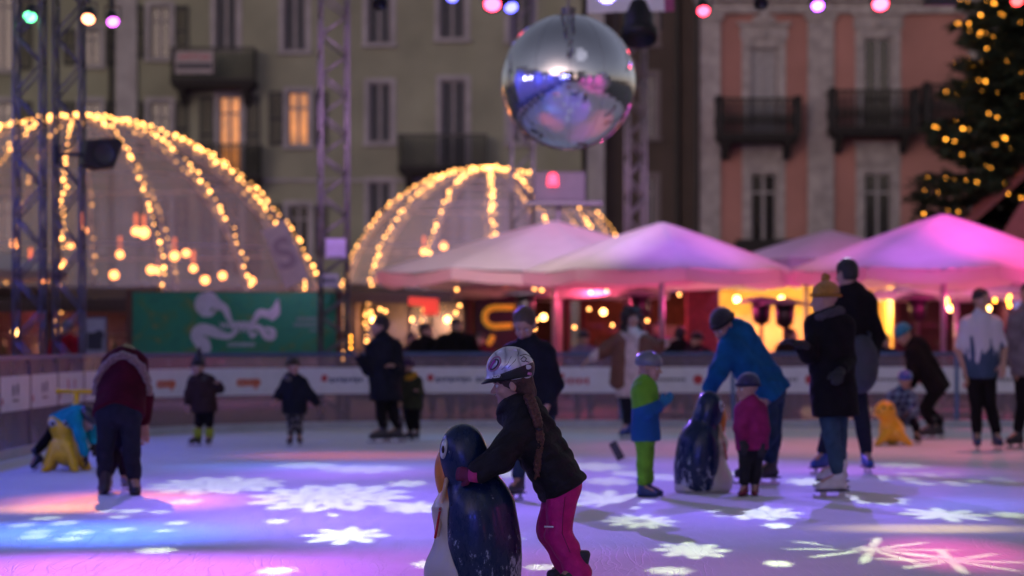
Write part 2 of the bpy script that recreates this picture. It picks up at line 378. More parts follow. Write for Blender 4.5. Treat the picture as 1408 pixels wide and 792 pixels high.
        f.mesh('coat' if coat else 'jacket' if sleeve >= 1 else 'shirt', topmat or M('cloth_%.2f_%.2f_%.2f' % tuple(top), top, .85, var=.3, ns=9, bump=.4, bs=60, spec=.15), root)
        if hood:
            f = F(*bounds([j['nk'], hc_], .25), res); b0 = j['nk']-R@V3((0,0,0)); bk = R@V3((0,1,0))
            for i in range(14):
                t0 = -2.2+4.4*i/14; t1 = -2.2+4.4*(i+1)/14
                q = lambda t: j['nk']*.75+hc_*.25+R@V3((math.sin(t)*.105*u, math.cos(t)*.1*u+.0, -.02+.03*math.cos(t)))
                f.cap(q(t0), q(t1), .036*u, k=.01)
            f.fold(.005, 80, 2); f.mesh('hood', M('hood_%.2f_%.2f_%.2f' % tuple(hood), hood, .95, var=.4, ns=60, bump=.8, bs=110), root)
    if gloves is not None:
        for a in 'LR':
            f = F(*bounds([j['wa'+a]-j['d'+a]*.05, j['wa'+a]+j['d'+a]*.2*ks], .09), min(res, .009)); n = hn[0] if a == 'L' else hn[1]
            f.cap(j['wa'+a]-j['d'+a]*.04, j['wa'+a]+j['d'+a]*.01, .036*ks+.008, .034*ks+.004, k=.01)
            hand(f, j['wa'+a], j['d'+a], n, 1.05*ks, .006, hc, 1 if a == 'L' else -1)
            f.mesh('glove', M('glove_%.2f_%.2f_%.2f' % tuple(gloves), gloves, .8, var=.2), root)
    if hatk: hat(root, hatk, hc_, R, u, hatc, min(res, .009))
    if shoes is not None:
        for a in 'LR': skate(root, j['an'+a], J.get('t'+a, (0,-1)), shsc or ks, shoes, min(res, .009), bladed)
    root['_r'] = 1; del root['_r']
    return root, j, Q, R, u
def ank(px, fy, ks=1., dy=0., lift=0., shoe=False):
    return (px, fy-((.115 if shoe else .178)*ks+lift+(-dy*0))*FP/gy(fy), dy)
# --- girl in front, leaning on the penguin skating aid
FOOT = (786, 811); a_ = lambda px, dy, up=0: ank(px, 811, .66, dy, up)
pantsM = M('pink_ski_pants', (.55,.014,.17), .55, var=.12, ns=30, bump=.55, bs=26, spec=.2)
jackM = M('black_padded_jacket', (.013,.012,.014), .7, var=.3, ns=18, bump=.35, bs=42, spec=.2)
girl, gj, GQ, GR, gu = person('girl in black padded jacket, pink ski trousers and silver helmet pushing a penguin aid', FOOT,
    dict(hd=(703,528,0), nk=(713,562,0), pv=(770,662,0), shL=(719,590,-.12), shR=(725,588,.12), elL=(687,630,-.25), elR=(688,630,.1), waL=(652,648,-.268), waR=(658,645,.06),
         hpL=(774,668,-.075), hpR=(768,668,.075), knL=(767,732,-.085), knR=(757,734,.08), anL=a_(797,-.09), anR=a_(786,.12), tL=(-.9,-.35), tR=(-1,.1)),
    k=.66, face=-93, pitch=8, hh=.2, res=.0055, top=(.013,.012,.014), topmat=jackM, bottom=(.42,.012,.13), botmat=pantsM, g=.036, hem=.03, gloves=(.14,.01,.045),
    shoes=(.025,.025,.03), hc=.9, hn=((-.1,.95,-.1),(-.2,-.9,-.1)), hd_={'L': (-1,.3,.02), 'R': (-1,-.1,.0)}, fold=.0075, quilt=.062, gb=.028, legcut=-.085, collar=.12, skin=(.45,.26,.19))
H = lambda p: V3(gj['hd'])+GR@(V3(p)*gu)
# cuffs
b = MB(); w = gj['waL']; d = gj['dL']; b.cyl(w-d*.03, w+d*.016, .042, .037, 16); b.build('cuff', M('magenta_cuff', (.5,.03,.16), .7, bump=.3), girl, True)
b = MB(); w = gj['waR']; d = gj['dR']; b.cyl(w-d*.015, w+d*.012, .034, .032, 16); b.build('cuff', M('magenta_cuff'), girl, True)
# hair under the helmet and the braid over her back
b = MB(); q = GQ((741,588,-.172)); b.lathe([(.012,-.008), (.019,-.004), (.019,.004), (.012,.008)], q, 14); b.build('hair_tie', M('black_hair_tie', (.015,.012,.015), .7), girl, True)
for side, pts_ in (('L', [(776,680,-.165), (773,705,-.172), (772,730,-.168), (783,756,-.165)]),):
    b = MB(); b.tube([GQ(q) for q in pts_], .0022, 6); b.build('side_seam', M('dark_pink_seam', (.2,.006,.07), .8), girl, True)
hairM = M('auburn_hair', (.055,.022,.014), .5, var=.5, ns=30, bump=.6, bs=140)
f = F(*bounds([gj['hd']], .16), .005)
f.ell(H((0,.02,.03)), V3((.088,.106,.096))*gu, GR, k=0); f.ell(H((0,.075,-.055)), V3((.07,.06,.07))*gu, GR, k=.03); f.cap(H((-.07,-.02,.02)), H((-.078,-.03,-.03)), .018*gu, .008*gu, k=.02)
f.ell(H((0,-.115,-.045)), V3((.085,.085,.085))*gu, GR, k=.01, op='-'); f.ell(H((-.095,-.02,-.03)), V3((.03,.036,.04))*gu, GR, k=.006, op='-'); f.fold(.003, 120, 2, (1,1,.3))
hair = f.mesh('hair', hairM, girl)
br = [(727,545,-.09), (733,560,-.135), (738,576,-.165), (741,590,-.17), (742,604,-.175), (741,618,-.18), (739,632,-.18), (738,645,-.175)]
f = F(*bounds([GQ(q) for q in br], .08), .0045); rr = random.Random(3)
pts = [GQ(q) for q in br]; n = 90
def bpos(i, s3):
    t = i/(n-1)*(len(pts)-1); a = int(min(t, len(pts)-2)); p = pts[a]*(1-t+a)+pts[a+1]*(t-a); ph = i*.42+s3*2*PI/3; w = .02*(1-.4*i/n)*(.75 if abs(i-n*.42) < 5 else 1)
    return p+V3((math.sin(ph)*w*.85, math.sin(2*ph)*w*.5, 0)), w
for s3 in range(3):
    for i in range(n-1):
        (p0, w0), (p1, w1) = bpos(i, s3), bpos(i+1, s3); f.cap(p0, p1, w0*.66, w1*.66, k=.0015)
for i in range(26):
    a_i = rr.randrange(n-1); (p0, w0), (p1, w1) = bpos(a_i, rr.randrange(3)), bpos(min(n-1, a_i+4), rr.randrange(3)); q1 = p1+V3((rr.uniform(-.018,.018), rr.uniform(-.012,.004), -rr.uniform(0,.02))); f.cap(p0, q1, .003, .0014, k=.003)
for i in range(16): f.cap(pts[-1], pts[-1]+V3((rr.uniform(-.018,.018), rr.uniform(-.01,.01), -rr.uniform(.02,.05))), .006, .0015, k=.004)
f.fold(.0012, 420, 2, (1,1,.6)); f.mesh('braid', M('auburn_braid', (.1,.036,.022), .45, var=.6, ns=90, bump=.6, bs=200), girl)
for i in range(0,5):
    q = pts[2]+V3((rr.uniform(-.01,.02), 0, -.02*i)); 
# helmet, built on its own shape so that the marks follow its surface
HC, HRr = (0,.006,.088), V3((.108,.137,.127))
def hsurf(px, py, off=.0):      # near-side point of the helmet shell seen at photo pixel (px,py)
    Q = GQ((px, py, 0)); c = H(HC); lo, hi = -.2, 0.
    for _ in range(30):
        mid = (lo+hi)/2; l = GR.T@((Q+V3((0,mid,0))-c)/(HRr*gu+off))
        qq = (GR.T@(Q+V3((0,mid,0))-c))/(HRr*gu+off)
        if (qq**2).sum() > 1: lo = mid
        else: hi = mid
    return Q+V3((0,(lo+hi)/2,0))
f = F(*bounds([H(HC)], .18), .004)
f.ell(H(HC), HRr*gu, GR, k=0); f.ell(H((0,-.115,.04)), V3((.066,.062,.02))*gu, GR@rot(0,22), k=.03)
f.ell(H((0,.0,.015)), V3((.082,.1,.11))*gu, GR, k=0, op='-')
f.cut(H((0,-.1,.04)), -GR@nrm((0,.16,1)), k=.006)
for sx in (-1,0,1):
    for y, z, ry in ((-.04,.2,.026), (.04,.202,.028)):
        f.ell(H((sx*.05,y,z-.014*abs(sx))), V3((.008,ry,.016))*gu, GR@rot(sx*8), k=.004, op='-')
helm = f.mesh('helmet', None, girl)
hm = M('silver_helmet', (.52,.52,.55), .28, .35, var=.06, ns=9, coat=.4)
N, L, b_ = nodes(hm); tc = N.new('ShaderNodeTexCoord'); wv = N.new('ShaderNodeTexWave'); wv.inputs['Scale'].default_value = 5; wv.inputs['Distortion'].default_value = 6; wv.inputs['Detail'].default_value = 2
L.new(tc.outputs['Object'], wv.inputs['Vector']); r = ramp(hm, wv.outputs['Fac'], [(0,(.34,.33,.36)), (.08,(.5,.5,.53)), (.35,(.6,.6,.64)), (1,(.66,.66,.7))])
helm.data.materials.append(hm)
f = F(*bounds([H(HC)], .18), .004)
f.ell(H(HC), HRr*gu+.002, GR, k=0); f.ell(H((0,-.117,.036)), V3((.069,.066,.018))*gu, GR@rot(0,22), k=.03)
f.ell(H((0,.0,.015)), V3((.08,.098,.11))*gu, GR, k=0, op='-'); f.cut(H((0,-.1,.022)), -GR@nrm((0,-.02,1)), k=.006); f.cut(H((0,-.13,.048)), GR@nrm((0,-.22,1)), k=.002)
rim = f.mesh('helmet_rim', M('black_rim', (.012,.012,.014), .35, var=.1), helm)
def loop(nm, pts, r, mat, par, off=.002, closed=True):
    q = [hsurf(*p, off) for p in pts]; q = q+[q[0]] if closed else q; b = MB(); b.tube(q, r, 6)
    for p in q: b.sph(p, r*1.02, 6)
    return b.build(nm, mat, par, True)
pk = M('pink_marking', (.42,.2,.3), .35, var=.1); dk = M('charcoal_marking', (.05,.045,.055), .35)
el = lambda cx, cy, a, b_, t, n=28: [(cx+a*math.cos(i*2*PI/n)*math.cos(t)-b_*math.sin(i*2*PI/n)*math.sin(t), cy+a*math.cos(i*2*PI/n)*math.sin(t)+b_*math.sin(i*2*PI/n)*math.cos(t)) for i in range(n)]
loop('decoration', el(680,500,11,6.3,-.95), .0045, pk, helm); loop('decoration', el(679.5,501,8,3.9,-.95), .004, dk, helm, .004)
loop('decoration', [(674.5,506), (676,502), (678,498.5), (680,496)], .006, M('magenta_marking', (.4,.05,.3), .3), helm, .003, False)
loop('decoration', [(716,494), (720,490), (724,493), (721,497), (717,496)], .002, dk, helm, .001, False); loop('decoration', [(715,489), (722,487), (729,490), (733,495), (727,498), (722,496)], .002, dk, helm, .001, False)
loop('decoration', [(699,505), (708,496), (713,486), (711,480)], .0018, dk, helm, .0005, False); loop('decoration', [(690,508), (698,500), (703,490)], .0015, dk, helm, .0005, False)
b = MB(); q = hsurf(726, 504.5, .004); b.sph(q, .016, 16, (1,.4,.75)); b.build('badge', M('white_badge', (.6,.6,.62), .4), helm, True)
b = MB(); q = hsurf(725, 513, -.006); b.box(q, (.045,.02,.016), R=Matrix.Rotation(.25,3,'Y'), bev=.004); b.build('fit_dial', M('pink_dial', (.4,.12,.25), .4), helm)
q = hsurf(681, 517.5, .006); text('lettering', 'LAZER', .021, M('white_letters', (.75,.75,.78), .5), helm, q+V3((0,-.012,0)), (PI/2, -.14, -.3), .001, bold=.0008)
b = MB()
b.tube([H((-.088,.02,.0)), H((-.088,.02,-.04)), H((-.05,-.03,-.11)), H((0,-.045,-.122))], .0055, 8); b.tube([H((-.088,.05,.01)), H((-.088,.022,-.04))], .005, 8)
b.build('chin_strap', M('grey_strap', (.3,.3,.32), .6), helm, True)
# knee mark, pocket zip, trouser seams
b = MB(); q = GQ((754,721,-.152)); b.box(q, (.045,.004,.008), R=Matrix.Rotation(.03,3,'Y')); b.build('knee_mark', M('white_print', (.6,.55,.6), .6), girl)
# --- penguin skating aids
def penguin(label, foot, s_dir, res, sc=1.):
    Y = gy(foot[1]); s = FP/Y; root = thing('penguin_skating_aid', label, 'skating aid', (PX(foot[0], Y), Y, 0), group=None)
    q = lambda px, py, dy=0: V3(((px-657)/277*s_dir, dy, (813.5-py)/277))
    navy = M('navy_penguin_paint', (.008,.022,.085), .3, var=.2, ns=5, coat=.2, spec=.3)
    if 'pen_done' not in _m:
        _m['pen_done'] = 1; N, L, b = nodes(navy); tc = N.new('ShaderNodeTexCoord')
        mp = N.new('ShaderNodeMapping'); mp.inputs['Scale'].default_value = (1,1,.45); mp.inputs['Rotation'].default_value = (.3,.5,0); L.new(tc.outputs['Object'], mp.inputs[0])
        v = N.new('ShaderNodeTexVoronoi'); v.feature = 'DISTANCE_TO_EDGE'; v.inputs['Scale'].default_value = 34; v.inputs['Randomness'].default_value = 1
        n1 = N.new('ShaderNodeTexNoise'); n1.inputs['Scale'].default_value = 22; n1.inputs['Detail'].default_value = 8; n1.inputs['Roughness'].default_value = .75; L.new(mp.outputs[0], n1.inputs['Vector'])
        n2 = N.new('ShaderNodeTexNoise'); n2.inputs['Scale'].default_value = 9; n2.inputs['Detail'].default_value = 3; L.new(tc.outputs['Object'], n2.inputs['Vector'])
        sp = N.new('ShaderNodeSeparateXYZ'); L.new(tc.outputs['Object'], sp.inputs[0])
        hz = N.new('ShaderNodeMapRange'); L.new(sp.outputs[2], hz.inputs[0]); hz.inputs[1].default_value = .06; hz.inputs[2].default_value = .5; hz.inputs[3].default_value = .085; hz.inputs[4].default_value = -.03
        ad = N.new('ShaderNodeMath'); ad.operation = 'ADD'; L.new(n1.outputs['Fac'], ad.inputs[0]); L.new(hz.outputs[0], ad.inputs[1])
        ad2 = N.new('ShaderNodeMath'); ad2.operation = 'MULTIPLY_ADD'; L.new(n2.outputs['Fac'], ad2.inputs[0]); ad2.inputs[1].default_value = .28; L.new(ad.outputs[0], ad2.inputs[2])
        gt = N.new('ShaderNodeMapRange'); L.new(ad2.outputs[0], gt.inputs[0]); gt.inputs[1].default_value = .755; gt.inputs[2].default_value = .79
        n3 = N.new('ShaderNodeTexNoise'); n3.inputs['Scale'].default_value = 6; L.new(tc.outputs['Object'], n3.inputs['Vector'])
        mx0 = N.new('ShaderNodeMixRGB'); mx0.inputs[1].default_value = (.003,.01,.035,1); mx0.inputs[2].default_value = (.008,.024,.07,1); L.new(n3.outputs['Fac'], mx0.inputs[0])
        mx = N.new('ShaderNodeMixRGB'); L.new(gt.outputs[0], mx.inputs[0]); L.new(mx0.outputs[0], mx.inputs[1]); mx.inputs[2].default_value = (.42,.45,.5,1); L.new(mx.outputs[0], b.inputs['Base Color'])
        rm = N.new('ShaderNodeMapRange'); L.new(n1.outputs['Fac'], rm.inputs[0]); rm.inputs[1].default_value = .3; rm.inputs[2].default_value = .75; rm.inputs[3].default_value = .2; rm.inputs[4].default_value = .42; L.new(rm.outputs[0], b.inputs['Roughness'])
    lo, hi = (-.33,-.3,-.02), (.33,.3,.88)
    f = F(lo, hi, res)
    f.ell(q(636,622), (.112,.115,.135), rot(0,0,6*s_dir), k=0)
    f.cap(q(646,655), q(658,700), .115, .165, k=.09); f.cap(q(657,700), q(659,790), .168, .2, k=.06); f.ell(q(663,745), (.19,.19,.3), rot(0,0,-9*s_dir), k=.04)
    for sy in (-1,1): f.ell(q(658,742,sy*.135), (.12,.06,.25), rot(0,0,-8*s_dir), k=.05)
    f.cut((0,0,.012), (0,0,-1), k=.02)
    f.mesh('body', navy, root)
    f = F(lo, hi, res)
    f.cap(q(630,668), q(628,700), .06, .12, k=.04); f.ell(q(636,748), (.135,.145,.3), rot(0,0,-4*s_dir), k=.05); f.cap(q(632,788), q(662,800), .175, .195, k=.05)
    for sy in (-1,1): f.ell(q(658,724,sy*.2), (.165,.165,.31), rot(0,0,-8*s_dir), k=.006, op='-')
    f.cut((0,0,.002), (0,0,-1), k=.02)
    bm_ = M('penguin_belly', (.55,.52,.45), .3, var=.15, ns=12, coat=.4)
    if 'belly_done' not in _m:
        _m['belly_done'] = 1; N, L, b = nodes(bm_); tc = N.new('ShaderNodeTexCoord'); sp = N.new('ShaderNodeSeparateXYZ'); L.new(tc.outputs['Object'], sp.inputs[0])
        n1 = N.new('ShaderNodeTexNoise'); n1.inputs['Scale'].default_value = 12; n1.inputs['Detail'].default_value = 6; L.new(tc.outputs['Object'], n1.inputs['Vector'])
        a = N.new('ShaderNodeMath'); a.operation = 'MULTIPLY_ADD'; L.new(n1.outputs['Fac'], a.inputs[0]); a.inputs[1].default_value = .12; L.new(sp.outputs[2], a.inputs[2])
        ramp(bm_, a.outputs[0], [(0,(.3,.28,.26)), (.1,(.5,.47,.4)), (.3,(.55,.5,.36)), (.5,(.55,.46,.3)), (.56,(.6,.22,.03)), (.7,(.6,.2,.02))])
    f.mesh('belly', bm_, root)
    f = F(lo, hi, min(res, .006)); og = M('orange_beak', (.62,.2,.015), .3, var=.15, ns=14, coat=.4)
    f.ell(q(612,655), (.05,.05,.125), rot(0,0,-4*s_dir), k=0); f.cut(q(603,622), (-.45*s_dir,0,1), k=.01)
    f.mesh('beak', og, root)
    f = F(lo, hi, min(res, .006))
    for sy in (-1,1): f.ell(q(612,619,sy*.066), (.02,.03,.05), rot(0,0,8*s_dir), k=0)
    e = f.mesh('eye_patch', M('eye_patch_white', (.55,.57,.58), .3, coat=.4), root)
    for sy in (-1,1): b = MB(); b.sph(q(610.5,619,sy*.094), .013, 12, (.6,.5,1.5)); b.build('pupil', M('pupil_brown', (.03,.012,.01), .2), e, True)
    f = F(lo, hi, min(res, .006))
    for a, c in (((615,660),(609,690)), ((612,684),(604,735))): f.cap(q(*a,-.06), q(*c,-.115), .012, .008, k=.005)
    f.mesh('chest_stripe', M('chest_stripe_paint', (.5,.33,.2), .4), root)
    b = MB(); b.tube([q(607,697,-.1), q(604.5,712,-.12), q(600,738,-.135)], .006, 8); b.build('red_strap', M('red_strap', (.5,.01,.015), .5), root, True)
    b = MB(); b.tube([q(606+2.4*math.cos(t*PI/6), 699+2.4*math.sin(t*PI/6), -.125) for t in range(13)], .0018, 6); b.build('ring', M('steel_ring', (.4,.4,.4), .3, 1), root, True)
    return root
penguin('glossy navy penguin skating aid with orange beak held by the girl in pink trousers', (657,813.5), 1, .006)
penguin('scuffed navy penguin skating aid between the bending man and the child in green trousers', (963,677), -1, .01)
# --- everybody else on the ice, nearest first
def A(fy, ks, shoe=False):
    return lambda px, dy=0, up=0: ank(px, fy, ks, dy, up, shoe)
# man/boy in dark jacket right behind the girl
a = A(688,.9); person('young man in navy zip jacket looking down just behind the silver-helmeted girl', (733,688),
    dict(hd=(721,446,0), nk=(727,478,.03), pv=(735,560,.03), shL=(700,487,0), shR=(754,487,0), elL=(696,528,.02), elR=(764,528,.0), waL=(706,560,-.12), waR=(752,556,-.08),
         knL=(720,618,.0), knR=(750,618,.05), anL=a(713), anR=a(760,.15), tL=(-.5,-1), tR=(.3,-1)), k=.9, face=-12, pitch=32, hh=.235, res=.009,
    top=(.012,.014,.022), bottom=(.02,.035,.06), hatk='short', hatc=(.07,.045,.03), shoes=(.04,.04,.045), hem=.06, skin=(.42,.25,.18))
# child in green and blue
a = A(683,.68,True); person('child in lime green and blue snowsuit with grey helmet and teal gloves', (886,683),
    dict(hd=(893,505,0), nk=(886,531,0), pv=(888,598,0), shL=(882,541,-.1), shR=(884,541,.1), elL=(889,566,-.14), elR=(893,566,.1), waL=(908,556,-.08), waR=(910,555,.05),
         hpL=(884,602,-.05), hpR=(890,602,.06), knL=(884,638,-.055), knR=(890,638,.07), anL=a(883,-.06), anR=a(892,.08), tL=(1,-.3), tR=(1,0)), k=.66, face=72, pitch=8, hh=.205, res=.008,
    top=(.02,.1,.26), bottom=(.14,.38,.03), g=.03, hatk='helmet', hatc=(.13,.14,.16), gloves=(.01,.16,.28), shoes=(.015,.04,.14), bladed=False, hem=.03,
    hd_={'L':(.8,-.1,.6),'R':(.8,.1,.6)}, hn=((0,.5,.2),(0,-.5,.2)))
g3 = [o for o in bpy.data.objects if o.get('label','').startswith('child in lime')][0]
N, L, b_ = nodes([o for o in g3.children if o.name.startswith('jacket')][0].data.materials[0])
tc = N.new('ShaderNodeTexCoord'); sp = N.new('ShaderNodeSeparateXYZ'); L.new(tc.outputs['Object'], sp.inputs[0]); mm = N.new('ShaderNodeMath'); mm.operation = 'MULTIPLY_ADD'; L.new(sp.outputs[0], mm.inputs[0]); mm.inputs[1].default_value = -.35; L.new(sp.outputs[2], mm.inputs[2])
ramp([o for o in g3.children if o.name.startswith('jacket')][0].data.materials[0], mm.outputs[0], [(0,(.015,.09,.25)), (.73,(.14,.38,.03))], interp='CONSTANT')
# man in blue bending over the far penguin
a = A(668,1.); person('bending man in bright blue jacket, jeans and black beanie, one hand on a penguin aid', (1050,668),
    dict(hd=(993,447,-.05), nk=(1010,458,0), pv=(1057,532,.05), shL=(1002,480,-.16), shR=(1024,458,.2), elL=(984,512,-.2), elR=(1052,500,.2), waL=(972,541,-.1), waR=(1050,535,-.1),
         hpL=(1052,540,-.08), hpR=(1066,540,.12), knL=(1056,598,-.12), knR=(1066,600,.14), anL=a(1036,-.1,.02), anR=a(1062,.14), tL=(-1,-.3), tR=(-.9,-.4)), face=-52, pitch=42, hh=.235, res=.009,
    top=(.006,.085,.2), bottom=(.02,.04,.075), g=.04, hatk='beanie', hatc=(.012,.012,.014), shoes=(.02,.02,.025), hem=.07, fold=.007, hd_={'L':(-.5,-.3,-.7)}, hn=((.6,0,-.6),(0,0,-1)),
    hood=(.2,.32,.02), skin=(.42,.25,.18))
a = A(682,.6,True); person('toddler in magenta jacket with dark knit hat beside the bending man', (1031,682),
    dict(hd=(1027,534,0), nk=(1031,556,0), pv=(1034,612,0), shL=(1019,566,-.06), shR=(1046,564,.06), elL=(1016,588,-.09), elR=(1048,590,0), waL=(1019,606,-.13), waR=(1046,610,-.06),
         knL=(1024,642,-.03), knR=(1040,642,.05), anL=a(1023,-.02), anR=a(1039,.05), tL=(-.5,-1), tR=(-.2,-1)), k=.6, face=-62, pitch=5, hh=.2, res=.008,
    top=(.27,.02,.11), bottom=(.02,.02,.022), g=.028, hatk='beanie', hatc=(.03,.03,.09), gloves=(.02,.02,.025), shoes=(.14,.012,.025), bladed=False, hem=.02)
a = A(684,.95); w7 = person('woman in long black coat and mustard bobble hat with white skates, back turned', (1146,684),
    dict(hd=(1133,412,0), nk=(1140,438,.02), pv=(1148,530,.02), shL=(1118,450,.02), shR=(1164,450,.05), elL=(1110,488,-.12), elR=(1166,494,.05), waL=(1095,474,-.25), waR=(1150,510,-.22),
         hpL=(1136,540,-.02), hpR=(1152,540,.06), knL=(1142,596,-.03), knR=(1156,600,.12), anL=a(1152,-.02), anR=a(1160,.3,.06), tL=(-1,-.15), tR=(-1,.2)), face=-118, pitch=6, hh=.235, res=.009,
    top=(.008,.007,.008), bottom=(.035,.07,.1), coat=.24, g=.026, hatk='pompom', hatc=(.42,.2,.02), gloves=(.02,.02,.02), shoes=(.55,.53,.5), hood=(.06,.055,.06), fold=.006, facep=False,
    hd_={'L':(-.8,-.3,.3)})
# dark hair below the hat
a = A(652,1.02); person('tall man in black jacket and blue skates standing behind the woman in the mustard hat', (1160,652),
    dict(hd=(1163,376,0), nk=(1172,402,.03), pv=(1168,520,.03), shL=(1152,416,.0), shR=(1196,418,.05), elL=(1150,460,-.06), elR=(1206,462,.02), waL=(1150,492,-.2), waR=(1194,500,-.1),
         hpL=(1158,530,.02), hpR=(1178,530,.04), knL=(1142,588,.0), knR=(1188,588,.05), anL=a(1132), anR=a(1193,.1), tL=(-.7,-.8), tR=(.1,-1)), k=1.02, face=-140, pitch=12, hh=.24, res=.01,
    top=(.01,.01,.012), bottom=(.015,.018,.03), g=.03, hatk='short', hatc=(.015,.012,.012), shoes=(.015,.06,.28), hem=.1, facep=False)
# back view of adult with fur hood
a = A(680,.95,True); person('person in maroon jacket with fur-trimmed hood bending forward, back turned', (165,680),
    dict(hd=(165,510,.5), nk=(165,494,.3), pv=(164,566,-.05), shL=(144,505,.28), shR=(184,505,.28), elL=(137,545,.3), elR=(191,548,.28), waL=(146,580,.4), waR=(192,586,.25),
         hpL=(149,568,-.03), hpR=(180,568,-.03), knL=(146,618,-.05), knR=(182,620,-.05), anL=a(143,.02), anR=a(184,.02), tL=(-.25,1), tR=(.25,-.9)), k=1.0, face=180, pitch=50, hh=.235, res=.01,
    top=(.055,.003,.012), bottom=(.014,.02,.032), g=.03, hatk='short', hatc=(.05,.03,.02), shoes=(.02,.018,.02), bladed=False, hem=-.0, facep=False, fold=.006)
r17 = [o for o in bpy.data.objects if o.get('label','').startswith('person in maroon')][0]
f = F((-.35,-.2,.8), (.35,.5,1.35), .009); s17 = FP/gy(680)
arc = [(-36,-134), (-34,-152), (-27,-170), (-15,-183), (0,-190), (15,-184), (27,-171), (34,-154), (36,-138)]
for p, q in zip(arc[:-1], arc[1:]): f.cap((p[0]/s17*1.02,.12,-p[1]/s17+.01), (q[0]/s17*1.02,.12,-q[1]/s17+.01), .032, k=.02)
f.fold(.008, 70, 1); f.mesh('fur_hood', M('fur', (.24,.15,.12), .95, var=.5, ns=60, bump=1., bs=90, sheen=.5), r17)
a = A(676,.6); person('small child in black trousers half hidden between the legs of the maroon-jacketed adult', (157,676),
    dict(hd=(163,556,0), nk=(163,572,.0), pv=(163,608,.0), shL=(152,580,0), shR=(174,580,0), elL=(148,598,0), elR=(178,598,0), waL=(150,612,-.1), waR=(176,612,-.1),
         knL=(158,636,-.05), knR=(167,636,.05), anL=a(150,-.02), anR=a(168,.1), tL=(-.4,-1), tR=(.5,-1)), k=.56, face=-60, pitch=30, hh=.19, res=.009,
    top=(.02,.015,.03), bottom=(.02,.012,.018), hatk='beanie', hatc=(.03,.02,.04), gloves=(.03,.02,.03), shoes=(.3,.28,.28), hem=.02)
# child in teal bending over the yellow frog
a = A(648,.62); person('child in turquoise jacket and black helmet stretched over the yellow frog aid', (104,648),
    dict(hd=(119,577,0), nk=(108,568,.02), pv=(78,582,.1), shL=(104,576,-.1), shR=(108,572,.12), elL=(114,600,-.12), elR=(122,590,.1), waL=(120,626,-.1), waR=(128,612,.05),
         hpL=(76,588,.05), hpR=(80,588,.14), knL=(64,604,.06), knR=(92,616,.18), anL=(49,627,.05), anR=a(96,.25), tL=(-.6,-.5,.7), tR=(-1,-.1)), k=.6, face=78, pitch=45, hh=.2, res=.009,
    top=(.01,.3,.36), bottom=(.012,.012,.015), hatk='helmet', hatc=(.02,.02,.022), gloves=(.03,.02,.02), shoes=(.02,.03,.07), hem=.03, g=.026)
# far row
a = A(613,.64); person('child in dark brown coat with pointed black hat and yellow-green socks', (280,613),
    dict(hd=(272,505,0), nk=(275,521,0), pv=(281,560,0), shL=(264,527,0), shR=(290,525,0), elL=(260,542,0), elR=(302,534,0), waL=(258,556,-.02), waR=(301,527,-.12),
         knL=(274,583,0), knR=(288,583,0), anL=a(272), anR=a(288), tL=(-.8,-.5), tR=(-.2,-1)), k=.64, face=-20, pitch=0, hh=.2, res=.01,
    top=(.035,.02,.018), bottom=(.012,.012,.015), coat=.06, hatk='pointed', hatc=(.012,.012,.014), shoes=(.03,.035,.03), hood=(.06,.06,.05), g=.03, legcut=.12)
r = [o for o in bpy.data.objects if o.get('label','').startswith('child in dark brown')][0]
b = MB(); s_ = FP/gy(613)
for px in (272,288): b.cyl(((px-280)/s_,0,(613-602)/s_), ((px-280)/s_,0,(613-589)/s_), .05, .052, 14)
b.build('socks', M('lime_socks', (.32,.4,.02), .8), r, True)
patt = M('patterned_leggings', (.1,.09,.09), .8); N, L, b_ = nodes(patt); v = N.new('ShaderNodeTexVoronoi'); v.inputs['Scale'].default_value = 26; tc = N.new('ShaderNodeTexCoord'); L.new(tc.outputs['Object'], v.inputs['Vector']); ramp(patt, v.outputs['Distance'], [(0,(.35,.32,.3)), (.35,(.2,.18,.17)), (.45,(.02,.02,.02))])
a = A(613,.62); person('child in navy coat with fur collar, arms spread, in patterned leggings', (405,613),
    dict(hd=(403,504,0), nk=(404,521,0), pv=(405,562,0), shL=(392,528,0), shR=(418,528,0), elL=(384,542,0), elR=(429,545,0), waL=(380,549,-.12), waR=(437,557,.05),
         knL=(401,585,0), knR=(410,585,0), anL=a(400,-.03), anR=a(411,.05), tL=(-.2,-1), tR=(.3,-1)), k=.62, face=28, pitch=0, hh=.2, res=.01,
    top=(.012,.014,.024), bottom=(.1,.1,.1), botmat=patt, coat=.06, hatk='beanie', hatc=(.04,.03,.015), hood=(.16,.14,.13), shoes=(.07,.03,.04), g=.028)
a = A(609,.92); person('adult in long dark coat gliding with one hand held out, child in scarf alongside', (536,609),
    dict(hd=(522,448,0), nk=(527,469,0), pv=(530,535,0), shL=(512,480,-.08), shR=(544,478,.1), elL=(507,508,-.12), elR=(549,508,.05), waL=(494,489,-.25), waR=(541,503,-.15),
         hpL=(524,542,-.04), hpR=(537,542,.05), knL=(525,572,-.04), knR=(541,572,.06), anL=a(527,-.05), anR=a(547,.05), tL=(-1,-.2), tR=(-1,-.2)), k=.93, face=-75, pitch=5, hh=.23, res=.011,
    top=(.01,.011,.018), bottom=(.01,.01,.014), coat=.14, g=.035, hatk='short', hatc=(.015,.012,.012))
